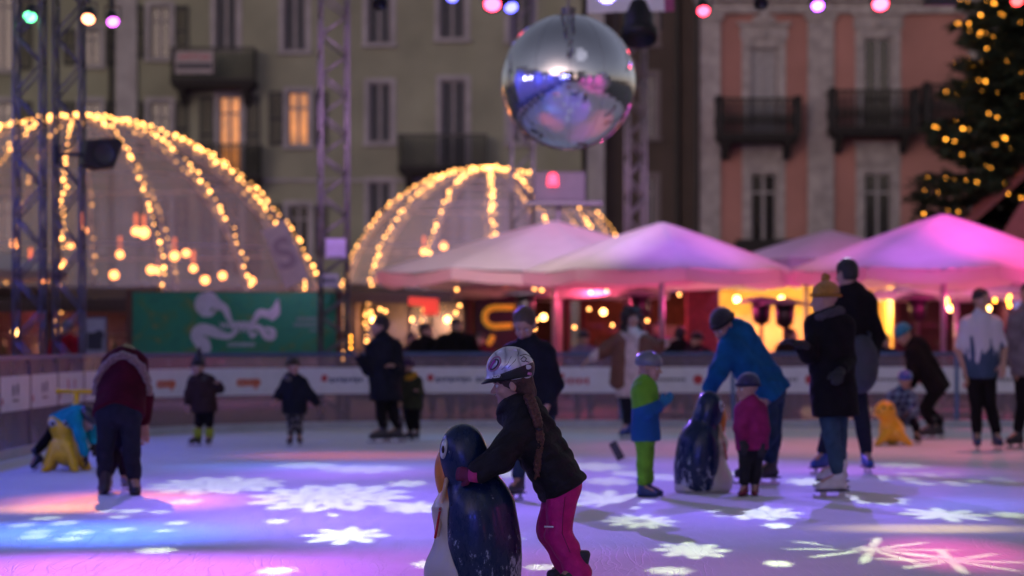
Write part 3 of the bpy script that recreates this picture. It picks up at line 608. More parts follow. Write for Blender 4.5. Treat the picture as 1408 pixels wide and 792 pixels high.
a = A(606,.6); person('child in dark olive coat with yellow scarf holding on beside the long-coated adult', (567,606),
    dict(hd=(559,505,0), nk=(562,519,0), pv=(566,558,0), shL=(552,526,-.03), shR=(575,526,.03), elL=(548,540,-.04), elR=(578,541,0), waL=(550,552,-.12), waR=(574,537,-.15),
         knL=(562,580,0), knR=(572,580,0), anL=a(564), anR=a(573,.05), tL=(-.8,-.5), tR=(-.5,-.8)), k=.6, face=-60, hh=.2, res=.011,
    top=(.035,.04,.02), bottom=(.01,.01,.013), coat=.04, hatk='beanie', hatc=(.06,.02,.08), g=.028, hood=(.55,.3,.02))
a = A(604,.95); person('woman with dark curly hair, open tan coat over cream sweater, arms spread wide', (868,604),
    dict(hd=(869,437,0), nk=(869,460,0), pv=(868,535,0), shL=(851,468,0), shR=(888,468,0), elL=(829,482,0), elR=(905,478,0), waL=(811,494,-.02), waR=(918,470,-.08),
         knL=(863,570,0), knR=(873,570,.02), anL=a(862), anR=a(872,.1), tL=(-.6,-1), tR=(.4,-1)), k=.95, face=18, pitch=5, hh=.23, res=.011,
    top=(.5,.42,.38), bottom=(.012,.012,.016), hatk='curly', hatc=(.02,.012,.012), shoes=(.02,.05,.22), g=.025)
r = [o for o in bpy.data.objects if o.get('label','').startswith('woman with dark curly')][0]; s_ = FP/gy(604)
f = F((-.4,-.3,.55), (.4,.3,1.4), .011); qf = lambda px, py, dy=0: V3(((px-868)/s_, dy, (604-py)/s_))
f.cap(qf(853,468), qf(830,482), .1, .085, k=.03); f.cap(qf(830,482), qf(814,492), .085, .072, k=.01); f.cap(qf(886,468), qf(905,478), .1, .085, k=.03); f.cap(qf(905,478), qf(915,472,-.06), .08, .068, k=.01)
for s1 in (-1,1): f.cap(qf(869+s1*16,470,-.04), qf(869+s1*20,524,-.06), .095, .105, k=.04)
f.cap(qf(869,470,.09), qf(869,520,.09), .14, .15, k=.04); f.fold(.005, 26, 2); f.mesh('coat', M('tan_coat', (.13,.055,.03), .85, var=.2, bump=.2), r)
a = A(604,.95); person('skater in turquoise beanie and black jacket crouching over black skates', (1282,604),
    dict(hd=(1241,460,-.05), nk=(1258,474,0), pv=(1288,528,.05), shL=(1252,488,-.14), shR=(1266,480,.14), elL=(1250,512,-.18), elR=(1262,512,.1), waL=(1240,528,-.22), waR=(1252,532,0),
         hpL=(1286,535,-.08), hpR=(1292,535,.1), knL=(1268,562,-.1), knR=(1276,562,.12), anL=a(1278,-.1), anR=a(1293,.1), tL=(-1,-.2), tR=(-1,-.4)), k=.95, face=-72, pitch=38, hh=.235, res=.011,
    top=(.012,.012,.014), bottom=(.012,.012,.014), hatk='beanie', hatc=(.01,.2,.3), shoes=(.03,.03,.035), g=.035)
swe = M('print_shirt', (.5,.5,.55), .8); N, L, b_ = nodes(swe); tc = N.new('ShaderNodeTexCoord'); mp = N.new('ShaderNodeMapping'); mp.inputs['Scale'].default_value = (9,9,2.4); L.new(tc.outputs['Object'], mp.inputs[0])
nn = N.new('ShaderNodeTexNoise'); nn.inputs['Scale'].default_value = 1.3; nn.inputs['Detail'].default_value = 2; L.new(mp.outputs[0], nn.inputs['Vector']); sp = N.new('ShaderNodeSeparateXYZ'); L.new(tc.outputs['Object'], sp.inputs[0])
mr = N.new('ShaderNodeMapRange'); L.new(sp.outputs[2], mr.inputs[0]); mr.inputs[1].default_value = .9; mr.inputs[2].default_value = 1.38; mr.inputs[3].default_value = .26; mr.inputs[4].default_value = -.2
ad = N.new('ShaderNodeMath'); L.new(nn.outputs['Fac'], ad.inputs[0]); L.new(mr.outputs[0], ad.inputs[1]); ramp(swe, ad.outputs[0], [(0,(.55,.53,.58)), (.52,(.5,.5,.56)), (.56,(.04,.07,.13)), (.75,(.02,.05,.1))])
a = A(619,1.); person('young man standing in white short-sleeved shirt with blue flame print and black trousers', (1350,619),
    dict(hd=(1349,412,0), nk=(1349,437,0), pv=(1348,512,0), shL=(1327,446,0), shR=(1371,446,0), elL=(1318,482,0), elR=(1381,480,0), waL=(1326,511,-.05), waR=(1376,500,-.12),
         knL=(1342,556,0), knR=(1361,556,0), anL=a(1343), anR=a(1371,.05), tL=(-.1,-1), tR=(.1,-1)), k=1.02, face=22, pitch=5, hh=.235, res=.01,
    top=(.5,.5,.55), topmat=swe, bottom=(.01,.01,.013), sleeve=.8, hatk='short', hatc=(.02,.014,.012), shoes=(.02,.04,.12), g=.016, hem=.05)
a = A(617,1.); person('person in grey jumper and black trousers cropped by the frame edge', (1409,617),
    dict(hd=(1413,404,0), nk=(1412,430,0), pv=(1414,505,0), shL=(1394,440,0), shR=(1434,440,0), elL=(1390,475,0), elR=(1440,475,0), waL=(1396,505,-.05), waR=(1436,505,-.05),
         knL=(1406,555,0), knR=(1424,555,0), anL=a(1400), anR=a(1428), tL=(-.8,-.5), tR=(.1,-1)), k=1., face=-30, hh=.235, res=.012,
    top=(.16,.15,.17), bottom=(.01,.01,.013), hatk='short', hatc=(.02,.014,.012), g=.03)
plaid = M('plaid_jacket', (.05,.08,.16), .8); N, L, b_ = nodes(plaid); tc = N.new('ShaderNodeTexCoord'); ck = N.new('ShaderNodeTexChecker'); ck.inputs['Scale'].default_value = 14; ck.inputs[1].default_value = (.015,.03,.1,1); ck.inputs[2].default_value = (.12,.2,.3,1)
mp = N.new('ShaderNodeMapping'); mp.inputs['Rotation'].default_value = (.5,.6,.4); L.new(tc.outputs['Object'], mp.inputs[0]); L.new(mp.outputs[0], ck.inputs[0]); L.new(ck.outputs[0], b_.inputs['Base Color'])
a = A(611,.62); person('child with blue helmet and checked blue jacket riding behind the yellow seal aid', (1244,611),
    dict(hd=(1244,523,-.02), nk=(1240,538,.0), pv=(1246,572,.15), shL=(1226,545,0), shR=(1254,545,.04), elL=(1220,560,-.08), elR=(1256,564,-.06), waL=(1214,568,-.2), waR=(1244,568,-.22),
         hpL=(1238,574,.12), hpR=(1254,574,.14), knL=(1236,590,-.05), knR=(1260,585,.05), anL=a(1232,.1), anR=a(1262,.1), tL=(-.3,-1), tR=(.3,-1)), k=.6, face=-8, pitch=10, hh=.2, res=.009,
    top=(.04,.07,.14), topmat=plaid, bottom=(.012,.014,.02), hatk='helmet', hatc=(.03,.06,.35), gloves=(.03,.03,.05), shoes=(.03,.03,.04), g=.03)
# yellow ride-on aids
def frog(foot):
    Y = gy(foot[1]); root = thing('frog_skating_aid', 'yellow frog-shaped skating aid with bulging eyes and tee handle', 'skating aid', (PX(foot[0], Y), Y, 0)); s = FP/Y
    q = lambda px, py, dy=0: V3(((px-88)/s, dy, (648-py)/s)); f = F((-.3,-.3,-.02), (.3,.4,.62), .009); yl = M('yellow_plastic', (.8,.5,.01), .3, var=.1, ns=12, coat=.3)
    f.ell(q(85,588), (.115,.12,.09), k=0); f.cap(q(86,592), q(88,622), .085, .12, k=.05); f.cap(q(88,600,.1), q(92,625,.2), .1, .12, k=.05)
    for x, a1 in ((72,-1), (98,1)):
        f.ell(q(85+a1*11,580,-.06), (.045,.05,.055), k=.015); f.cap(q(86+a1*9,612,-.06), q(86+a1*19,643,-.1), .055, .045, k=.03); f.cap(q(86+a1*19,643,-.1), q(86+a1*21,646,-.17), .04, .03, k=.02)
        f.cap(q(88+a1*12,620,.15), q(90+a1*24,643,.18), .06, .05, k=.03)
    f.cut((0,0,.004), (0,0,-1), k=.01); f.mesh('body', yl, root)
    for a1 in (-1,1): b = MB(); b.sph(q(85+a1*10,581,-.1), .04, 14, (1,.6,1)); e = b.build('eye', M('eye_patch_white'), root, True); b = MB(); b.sph(q(85+a1*9,582,-.12), .019, 10); b.build('pupil', M('pupil_brown'), e, True)
    b = MB(); b.cyl(q(98,585,.1), q(103,540,.1), .03, .028, 12); b.cyl(q(77,538,.1), q(126,539,.1), .022, .022, 12); b.sph(q(77,538,.1), .03); b.sph(q(126,539,.1), .03); b.build('handle', yl, root, True)
frog((88,648))
def seal(foot):
    Y = gy(foot[1]); root = thing('seal_skating_aid', 'yellow seal-shaped skating aid with round head in front of the child in checks', 'skating aid', (PX(foot[0], Y), Y, 0)); s = FP/Y
    q = lambda px, py, dy=0: V3(((px-1226)/s, dy, (613-py)/s)); f = F((-.35,-.3,-.02), (.35,.5,.6), .01); yl = M('orange_yellow_plastic', (.85,.42,.01), .3, var=.1, ns=12, coat=.3)
    f.ell(q(1217,564), (.12,.125,.115), k=0); f.ell(q(1208,569,-.05), (.06,.07,.05), k=.03); f.cap(q(1221,573,.02), q(1228,592,.1), .1, .15, k=.05); f.cap(q(1228,594,.1), q(1232,602,.3), .14, .1, k=.05)
    f.cap(q(1218,598,-.02), q(1204,610,-.1), .07, .03, k=.04); f.cap(q(1236,598,-.02), q(1250,610,-.08), .07, .03, k=.04); f.cut((0,0,.004), (0,0,-1), k=.01)
    f.mesh('body', yl, root); 
    for px, dy in ((1213,-.115), (1224,-.11)): b = MB(); b.sph(q(px,560,dy), .017, 10); b.build('eye', M('pupil_brown'), root, True)
    b = MB(); b.sph(q(1206,566,-.115), .015, 10); b.build('nose', M('pupil_brown'), root, True)
seal((1226,613))
# grey backpack on the tall man's back
s_ = FP/gy(652)
root = thing('backpack', 'slate grey backpack hanging behind the tall man in black', 'backpack', (PX(1180,gy(652)), gy(652)-.22, 1.0-.0))
f = F((-.22,-.15,-.3), (.22,.15,.35), .011); f.ell((0,0,.02), (.16,.1,.27), k=0); f.ell((.01,-.05,-.08), (.12,.08,.13), k=.03); f.fold(.005,30,1); f.mesh('bag', M('slate_bag', (.03,.035,.045), .7, bump=.2), root)
b = MB(); b.tube([(-.08,.04,.25), (-.09,.1,.3), (-.07,.2,.32)], .015); b.tube([(.08,.04,.25), (.09,.1,.3), (.07,.2,.32)], .015); b.build('strap', M('slate_bag'), root, True)
# phone-like slab on the ice
Yb = gy(634); root = thing('foam_block', 'dark slab standing tipped on one corner on the ice beside the child in green', 'slab', (PX(848,Yb), Yb, .001))
b = MB(); b.box((0,0,.105), (.085,.04,.2), R=Matrix.Rotation(-.5,3,'Y'), bev=.008); b.build('slab', M('dark_rubber', (.03,.03,.035), .6, var=.3), root)
b = MB(); b.box((0,-.021,.105), (.06,.004,.16), R=Matrix.Rotation(-.5,3,'Y'), bev=.001); b.build('face_panel', M('dark_panel', (.05,.05,.055), .4), root)
# --- spectators standing behind the boards
sp_ = [('spectator in red jacket and grey knit hat behind the boards near the framed poster', 92, 452, 37, -10, (.3,.01,.02), 'beanie', (.15,.15,.15), 1),
 ('spectator in black seen in profile behind the boards, left of the broad-shouldered watcher', 586, 455, 37.5, 70, (.012,.012,.014), 'short', (.015,.012,.012), 1),
 ('broad-shouldered spectator in black coat under the red sign', 628, 449, 37, 20, (.012,.01,.012), 'short', (.012,.01,.01), 1.25),
 ('short-haired pale-faced spectator standing right behind the long-coated skater', 566, 468, 38.5, 15, (.03,.02,.03), 'short', (.02,.015,.015), .9),
 ('spectator in dark red jacket below the yellow looped sign', 660, 468, 39, -20, (.12,.01,.02), 'short', (.02,.015,.015), .95),
 ('spectator in lilac top between two parasol poles', 803, 466, 38, 5, (.2,.15,.25), 'beanie', (.02,.02,.03), .85),
 ('spectator in black coat left of the bending man, facing the huts', 936, 460, 38.5, 160, (.015,.012,.014), 'short', (.012,.01,.01), 1),
 ('hooded dark spectator beside the red brick pillar', 958, 468, 38, -40, (.02,.014,.018), 'beanie', (.02,.015,.02), .9),
 ('dark spectator by the glowing orange stall, half hidden by the bending man', 1088, 462, 39, 60, (.02,.014,.012), 'short', (.02,.015,.01), 1),
 ('spectator with short dark hair between the flame-print shirt and the frame edge', 1386, 462, 38, 10, (.03,.02,.025), 'short', (.02,.012,.012), 1),
 ('small dark spectator behind the boards left of the crouching skater', 1216, 470, 38, 30, (.015,.012,.02), 'beanie', (.02,.015,.02), .9),
 ('spectator in plum coat far back beneath the central parasol', 905, 452, 40, -20, (.06,.02,.05), 'short', (.03,.02,.02), .9)]
for lb, px, py, Y, fc, colr, hk, hcx, wd in sp_:
    s = FP/Y; z = PZ(py, Y); fy = HY+CH*s; j = lambda dx, h, dy=0: (px+dx*s, fy-h*s, dy)
    hgt = z+.1; q = hgt/1.75
    person(lb, (px, fy), dict(Y=Y, hd=j(0,z), nk=j(0,z-.2*q), pv=j(0,.95*q), shL=j(-.19*wd,z-.27*q), shR=j(.19*wd,z-.27*q), elL=j(-.26*wd,1.15*q), elR=j(.26*wd,1.15*q), waL=j(-.16,1.0*q,-.2), waR=j(.16,1.0*q,-.2),
        knL=j(-.1,.5*q), knR=j(.1,.5*q), anL=j(-.1,.115), anR=j(.1,.115), tL=(-.1,-1), tR=(.1,-1)), k=.95*wd, ks=.95, face=fc, hh=.235, res=.014, top=colr, bottom=(.015,.015,.02), hatk=hk, hatc=hcx, bladed=False, g=.035, facep=abs(fc) < 75)
# ---------------------------------------------------------------- ground and ice
plaza = M('plaza_paving', (.12,.115,.11), .7, var=.3, ns=.8, bump=.3, bs=12)
b = MB(); b.face([(-900,-600,-.012), (900,-600,-.012), (900,1500,-.012), (-900,1500,-.012)]); tag(b.build('plaza_ground', plaza), kind='structure')
# rink outline (left side wall, rounded far-left corner, far wall)
XL, YF, RC = -5.28, 34.6, 5.2
outline = [(XL, y) for y in (4, 12, 20, 26)]+[(XL+RC-RC*math.cos(t*PI/2/10), YF-RC+RC*math.sin(t*PI/2/10)) for t in range(11)]+[(6, YF), (12, YF)]
ice = M('ice_surface', (.78,.79,.83), .62, var=.07, ns=.9, spec=.25)
N, L, b_ = nodes(ice); tc = N.new('ShaderNodeTexCoord')
w1 = N.new('ShaderNodeTexNoise'); w1.inputs['Scale'].default_value = 5; w1.inputs['Detail'].default_value = 9; w1.inputs['Roughness'].default_value = .7; L.new(tc.outputs['Object'], w1.inputs['Vector'])
bp = N.new('ShaderNodeBump'); bp.inputs['Strength'].default_value = .2; bp.inputs['Distance'].default_value = .006; L.new(w1.outputs['Fac'], bp.inputs['Height'])
hts = []
for ang, dns in ((.4,4.), (-.9,3.), (1.6,3.5)):
    mp = N.new('ShaderNodeMapping'); mp.inputs['Rotation'].default_value = (0,0,ang); mp.inputs['Scale'].default_value = (dns*2.2, dns*.09, 1); L.new(tc.outputs['Object'], mp.inputs[0])
    wn = N.new('ShaderNodeTexNoise'); wn.inputs['Scale'].default_value = .5; wn.inputs['Detail'].default_value = 2; L.new(tc.outputs['Object'], wn.inputs['Vector'])
    ad = N.new('ShaderNodeVectorMath'); ad.operation = 'MULTIPLY_ADD'; L.new(wn.outputs['Color'], ad.inputs[0]); ad.inputs[1].default_value = (5,5,0); L.new(mp.outputs[0], ad.inputs[2])
    v = N.new('ShaderNodeTexVoronoi'); v.feature = 'DISTANCE_TO_EDGE'; v.inputs['Scale'].default_value = 1.; L.new(ad.outputs[0], v.inputs['Vector'])
    mr = N.new('ShaderNodeMapRange'); L.new(v.outputs['Distance'], mr.inputs[0]); mr.inputs[1].default_value = 0; mr.inputs[2].default_value = .02; mr.inputs[3].default_value = 1; mr.inputs[4].default_value = 0; hts.append(mr)
mxx = N.new('ShaderNodeMath'); mxx.operation = 'MAXIMUM'; L.new(hts[0].outputs[0], mxx.inputs[0]); L.new(hts[1].outputs[0], mxx.inputs[1])
mx2 = N.new('ShaderNodeMath'); mx2.operation = 'MAXIMUM'; L.new(mxx.outputs[0], mx2.inputs[0]); L.new(hts[2].outputs[0], mx2.inputs[1])
b2 = N.new('ShaderNodeBump'); b2.inputs['Strength'].default_value = .5; b2.inputs['Distance'].default_value = .003; b2.invert = True; L.new(mx2.outputs[0], b2.inputs['Height']); L.new(bp.outputs[0], b2.inputs['Normal']); L.new(b2.outputs[0], b_.inputs['Normal'])
old = b_.inputs['Base Color'].links[0].from_socket; mixc = N.new('ShaderNodeMixRGB'); mixc.inputs[2].default_value = (.85,.86,.88,1); L.new(old, mixc.inputs[1])
sc_ = N.new('ShaderNodeMath'); sc_.operation = 'MULTIPLY'; L.new(mx2.outputs[0], sc_.inputs[0]); sc_.inputs[1].default_value = .55; L.new(sc_.outputs[0], mixc.inputs[0]); L.new(mixc.outputs[0], b_.inputs['Base Color'])
b = MB(); pts = [(-5.28,-4,0)]+[(x, y, 0) for x, y in outline]+[(12,-4,0)]; b.face(pts); tag(b.build('ice', ice), kind='structure')
# ---------------------------------------------------------------- rink boards, one thing per panel
clear = bpy.data.materials.new('board_glass'); clear.use_nodes = True; N = clear.node_tree.nodes; L = clear.node_tree.links; N.remove(N['Principled BSDF'])
def sheet(m, tint, fac, dcol, rough=.25, spec_only=False):
    N = m.node_tree.nodes; L = m.node_tree.links; out = N['Material Output']
    t = N.new('ShaderNodeBsdfTransparent'); t.inputs[0].default_value = (*tint, 1); p = N.new('ShaderNodeBsdfPrincipled'); p.inputs['Base Color'].default_value = (*dcol, 1); p.inputs['Roughness'].default_value = rough
    n = N.new('ShaderNodeTexNoise'); n.inputs['Scale'].default_value = 1.6; n.inputs['Detail'].default_value = 5; tc = N.new('ShaderNodeTexCoord'); L.new(tc.outputs['Object'], n.inputs['Vector'])
    mr = N.new('ShaderNodeMapRange'); L.new(n.outputs['Fac'], mr.inputs[0]); mr.inputs[1].default_value = .3; mr.inputs[2].default_value = .7; mr.inputs[3].default_value = fac*.8; mr.inputs[4].default_value = fac*1.2
    mx = N.new('ShaderNodeMixShader'); L.new(mr.outputs[0], mx.inputs[0]); L.new(t.outputs[0], mx.inputs[1]); L.new(p.outputs[0], mx.inputs[2]); L.new(mx.outputs[0], out.inputs[0])
    bp = N.new('ShaderNodeBump'); bp.inputs['Strength'].default_value = .3; bp.inputs['Distance'].default_value = .05; L.new(n.outputs['Fac'], bp.inputs['Height']); L.new(bp.outputs[0], p.inputs['Normal'])
sheet(clear, (.85,.83,.86), .42, (.30,.24,.30), .3)
white_b = M('board_white', (.66,.66,.72), .5, var=.06); rail_m = M('blue_rail', (.05,.1,.22), .4, var=.15); kick_m = M('kick_plate', (.42,.45,.5), .5, var=.1)
seg = []
def arclen(pts, step):
    out = [Vector(pts[0])]; need = step
    for p, q in zip(pts[:-1], pts[1:]):
        p, q = Vector(p), Vector(q); d = (q-p).length; t = 0
        while d-t >= need: t += need; out.append(p+(q-p)*t/d); need = step
        need -= d-t
    return out
corner = arclen(outline, 1.6); corner = [p for p in corner if p.y > 14 or p.x > 0]
adv = {}
wh = {0:1}
dkred = M('orange_print', (.55,.12,.05), .6); navyp = M('navy_print', (.04,.06,.16), .6); redp = M('red_print', (.45,.03,.04), .6); greyp = M('grey_print', (.1,.1,.12), .6)
nb = len(corner)-1
ordn = ['first','second','third','fourth','fifth','sixth','seventh','eighth','ninth','tenth','eleventh','twelfth','thirteenth','fourteenth','fifteenth','sixteenth','seventeenth','eighteenth']
for i, (p, q) in enumerate(zip(corner[:-1], corner[1:])):
    d = (q-p); l = d.length; a = math.atan2(d.y, d.x); c = (p+q)/2; px = CX+FP*c.x/c.y
    if px < -160 or px > 1560: continue
    r = thing('rink_board', None, 'rink board', (c.x, c.y, 0), a, group='panels of the rink boards')
    b = MB(); b.bb(-l/2+.03, l/2-.03, -.02, .02, .1, .49); b.build('lower_panel', clear, r)
    b = MB(); b.bb(-l/2+.03, l/2-.03, -.024, .024, .49, .86, .004); b.build('advertising_band', white_b, r)
    b = MB(); b.bb(-l/2+.03, l/2-.03, -.008, .008, .86, 1.03); b.build('upper_panel', clear, r)
    b = MB(); b.bb(-l/2, l/2, -.035, .035, 0, .1, .01); b.build('kick_plate', kick_m, r)
    b = MB(); b.bb(-l/2, l/2, -.03, .03, 1.03, 1.075, .01); b.build('top_rail', rail_m, r)
    b = MB(); b.bb(-l/2-.03, -l/2+.03, -.03, .03, .1, 1.03, .006); b.build('post', M('blue_post', (.07,.14,.3), .4) if px > 430 else M('grey_post', (.08,.08,.1), .4), r)
    inside = -.028; kind = None; word = ''
    if px < 60: kind = 'drop'
    elif 60 <= px < 150: kind = 'red'
    elif px < 440: kind = 'COOP'
    elif px < 760: kind = 'bank'
    elif px < 900: kind = 'figure'
    else: kind = 'small'
    if kind == 'COOP':
        text('lettering', 'coop', .17, dkred, r, (0,inside,.675), (PI/2,0,0), .002, bold=.012, sx=1.15)
    elif kind == 'bank':
        b = MB(); b.box((-.34,inside,.71), (.08,.004,.09), R=Matrix.Rotation(.3,3,'Y')); b.build('logo', redp, r)
        b = MB()
        for k_ in range(11): 
            if k_ == 8: continue
            b.box((-.24+k_*.065,inside,.68+.006*(k_ % 3)), (.042,.004,.05+.02*((k_*7) % 3 == 0)))
        b.build('lettering', navyp, r)
    elif kind == 'figure':
        b = MB(); b.cyl((-.3,inside,.7), (-.22,inside,.62), .03, .02); b.sph((-.2,inside,.76), .03, 10, (1,.1,1)); b.box((-.3,inside,.6), (.16,.004,.03), R=Matrix.Rotation(.5,3,'Y')); b.box((-.2,inside,.68), (.05,.004,.13), R=Matrix.Rotation(.4,3,'Y')); b.build('logo', navyp, r)
        b = MB(); b.box((-.06,inside,.7), (.06,.004,.14), R=Matrix.Rotation(.35,3,'Y'))
        for k_ in range(6): b.box((.02+k_*.06,inside,.66), (.035,.004,.07+.03*(k_ % 2)))
        b.build('lettering', redp, r)
    elif kind == 'small':
        b = MB(); b.sph((.3,inside,.68), .07, 16, (1,.05,1)); b.build('logo', redp, r)
        b = MB(); [b.box((-.35+k_*.05,inside,.68), (.032,.004,.045)) for k_ in range(10)]; b.build('lettering', greyp, r)
    elif kind == 'drop':
        b = MB(); b.sph((-.12,inside,.71), .05, 12, (1,.1,1.3)); b.sph((.1,inside,.72), .07, 12, (.6,.1,1)); b.box((0,inside,.6), (.3,.004,.02)); b.build('logo', greyp, r)
    else:
        b = MB(); b.box((-.2,inside,.7), (.06,.004,.16)); b.box((.2,inside,.72), (.05,.004,.1)); b.build('logo', redp, r)
    b = MB(); b.box((-l/2+.12,inside,.6), (.05,.004,.07)); b.build('mark', redp, r)
    nm = {'drop':'grey droplet logos', 'red':'small red marks', 'COOP':'orange coop lettering', 'bank':'navy lettering and a red logo', 'figure':'a blue figure logo and red lettering', 'small':'grey lettering and a red roundel'}[kind]
    seg.append((r, nm))
cnts = {}
for r, nm in seg:
    cnts[nm] = cnts.get(nm, 0)+1; r['label'] = 'rink board panel with %s, the %s such panel' % (nm, ordn[cnts[nm]-1])

# ---------------------------------------------------------------- buildings
def facade(root, x0, x1, z0, z1, holes, mat, th=.35, y=0, name='wall'):
    xs = sorted({x0, x1}|{h[0] for h in holes}|{h[1] for h in holes}); zs = sorted({z0, z1}|{h[2] for h in holes}|{h[3] for h in holes}); b = bmesh.new()
    vs = {}
    def v(x, yy, z):
        k = (round(x,4), yy, round(z,4))
        if k not in vs: vs[k] = b.verts.new((x, yy, z))
        return vs[k]
    def solid(i, k):
        if not (0 <= i < len(xs)-1 and 0 <= k < len(zs)-1): return False
        cx, cz = (xs[i]+xs[i+1])/2, (zs[k]+zs[k+1])/2
        return not any(h[0] < cx < h[1] and h[2] < cz < h[3] for h in holes)
    for i in range(len(xs)-1):
        for k in range(len(zs)-1):
            if not solid(i, k): continue
            a, c, d, e = xs[i], xs[i+1], zs[k], zs[k+1]
            b.faces.new((v(a,y,d), v(c,y,d), v(c,y,e), v(a,y,e)))
            if not solid(i-1, k): b.faces.new((v(a,y,d), v(a,y,e), v(a,y+th,e), v(a,y+th,d)))
            if not solid(i+1, k): b.faces.new((v(c,y,d), v(c,y+th,d), v(c,y+th,e), v(c,y,e)))
            if not solid(i, k-1): b.faces.new((v(a,y,d), v(a,y+th,d), v(c,y+th,d), v(c,y,d)))
            if not solid(i, k+1): b.faces.new((v(a,y,e), v(c,y,e), v(c,y+th,e), v(a,y+th,e)))
    me = bpy.data.meshes.new(name); bmesh.ops.recalc_face_normals(b, faces=b.faces); b.to_mesh(me); b.free(); return link(name, me, mat, root)
def glassm(name, col, emit=None, es=0):
    m = M(name, col, .12, var=.5, ns=1.5, spec=.6)
    if emit:
        N, L, b = nodes(m); tc = N.new('ShaderNodeTexCoord'); n = N.new('ShaderNodeTexNoise'); n.inputs['Scale'].default_value = 2.2; L.new(tc.outputs['Object'], n.inputs['Vector'])
        ramp(m, n.outputs['Fac'], [(.3,tuple(np.array(emit)*.35)), (.7,emit)], 'Emission Color'); b.inputs['Emission Strength'].default_value = es; m.cycles.emission_sampling = 'NONE'
    return m
dkglass = glassm('dark_window_glass', (.012,.012,.016)); blind = M('grey_roller_blind', (.07,.075,.09), .7); litg = glassm('lit_window_glass', (.2,.1,.03), (1.,.3,.05), .85)
N, L, b_ = nodes(blind); tc = N.new('ShaderNodeTexCoord'); wv = N.new('ShaderNodeTexWave'); wv.bands_direction = 'Z'; wv.inputs['Scale'].default_value = 4.; L.new(tc.outputs['Object'], wv.inputs['Vector']); bp = N.new('ShaderNodeBump'); bp.inputs['Strength'].default_value = .8; bp.inputs['Distance'].default_value = .03; L.new(wv.outputs['Fac'], bp.inputs['Height']); L.new(bp.outputs[0], b_.inputs['Normal'])
whiteblind = M('white_blind', (.3,.3,.33), .7)
shut = M('grey_green_shutter', (.035,.04,.043), .7, bump=.4, bs=30)
def window(root, x0, x1, z0, z1, y=.16, glass=None, frame=None, surround=None, sw=.16, mull=True, transom=.72, sill=True, head=False):
    fm = frame or M('window_frame_grey', (.22,.21,.23), .6); t = .07
    b = MB(); b.bb(x0, x0+t, y-.03, y+.05, z0, z1); b.bb(x1-t, x1, y-.03, y+.05, z0, z1); b.bb(x0+t, x1-t, y-.03, y+.05, z0, z0+t); b.bb(x0+t, x1-t, y-.03, y+.05, z1-t, z1)
    if mull: b.bb((x0+x1)/2-.05, (x0+x1)/2+.05, y-.027, y+.047, z0+t, z1-t)
    if transom: zt = z0+(z1-z0)*transom; b.bb(x0+t, x1-t, y-.024, y+.044, zt-.04, zt+.04)
    w = b.build('window', fm, root)
    b = MB(); b.bb(x0+t*.5, x1-t*.5, y+.02, y+.035, z0+t*.5, z1-t*.5); b.build('pane', glass or dkglass, w)
    if surround:
        b = MB(); s = sw; b.bb(x0-s, x0, -.045, .1, z0-.02, z1+s); b.bb(x1, x1+s, -.045, .1, z0-.02, z1+s); b.bb(x0, x1, -.045, .1, z1, z1+s)
        if head:
            b.bb(x0-s-.06, x1+s+.06, -.09, .05, z1+s+.002, z1+s+.45); b.bb(x0-s-.16, x1+s+.16, -.2, .05, z1+s+.452, z1+s+.56, .02)
            for sx in (-1,1): b.sph(((x0+x1)/2+sx*.22,-.1,z1+s+.66), .16, 10, (1.2,.5,.7)); b.bb((x0+x1)/2+sx*(x1-x0)/2-.16*(sx<0)+.02, (x0+x1)/2+sx*(x1-x0)/2+.16*(sx>0)-.02, -.13, -.05, z1+.0, z1+s+.4)
            b.sph(((x0+x1)/2,-.12,z1+s+.78), .2, 12, (1,.5,1.1)); b.sph(((x0+x1)/2,-.1,z1+s+.2), .15, 12, (1,.5,1.2))
        b.build('surround', surround, w)
    if sill: b = MB(); b.bb(x0-sw-.04, x1+sw+.04, -.14, .1, z0-.13, z0-.022, .01); b.build('sill', surround or fm, w)
    return w
def shutter(root, x0, x1, z0, z1):
    b = MB(); t = .06; b.bb(x0, x0+t, -.07, -.01, z0, z1); b.bb(x1-t, x1, -.07, -.01, z0, z1); b.bb(x0+t, x1-t, -.07, -.01, z0, z0+.1); b.bb(x0+t, x1-t, -.07, -.01, z1-.1, z1); b.bb(x0+t, x1-t, -.068, -.012, (z0+z1)/2-.05, (z0+z1)/2+.05)
    z = z0+.1
    while z < z1-.12: b.box(((x0+x1)/2,-.04,z+.04), (x1-x0-2*t,.05,.012), R=Matrix.Rotation(.6,3,'X')); z += .09
    return b.build('shutter', shut, root)
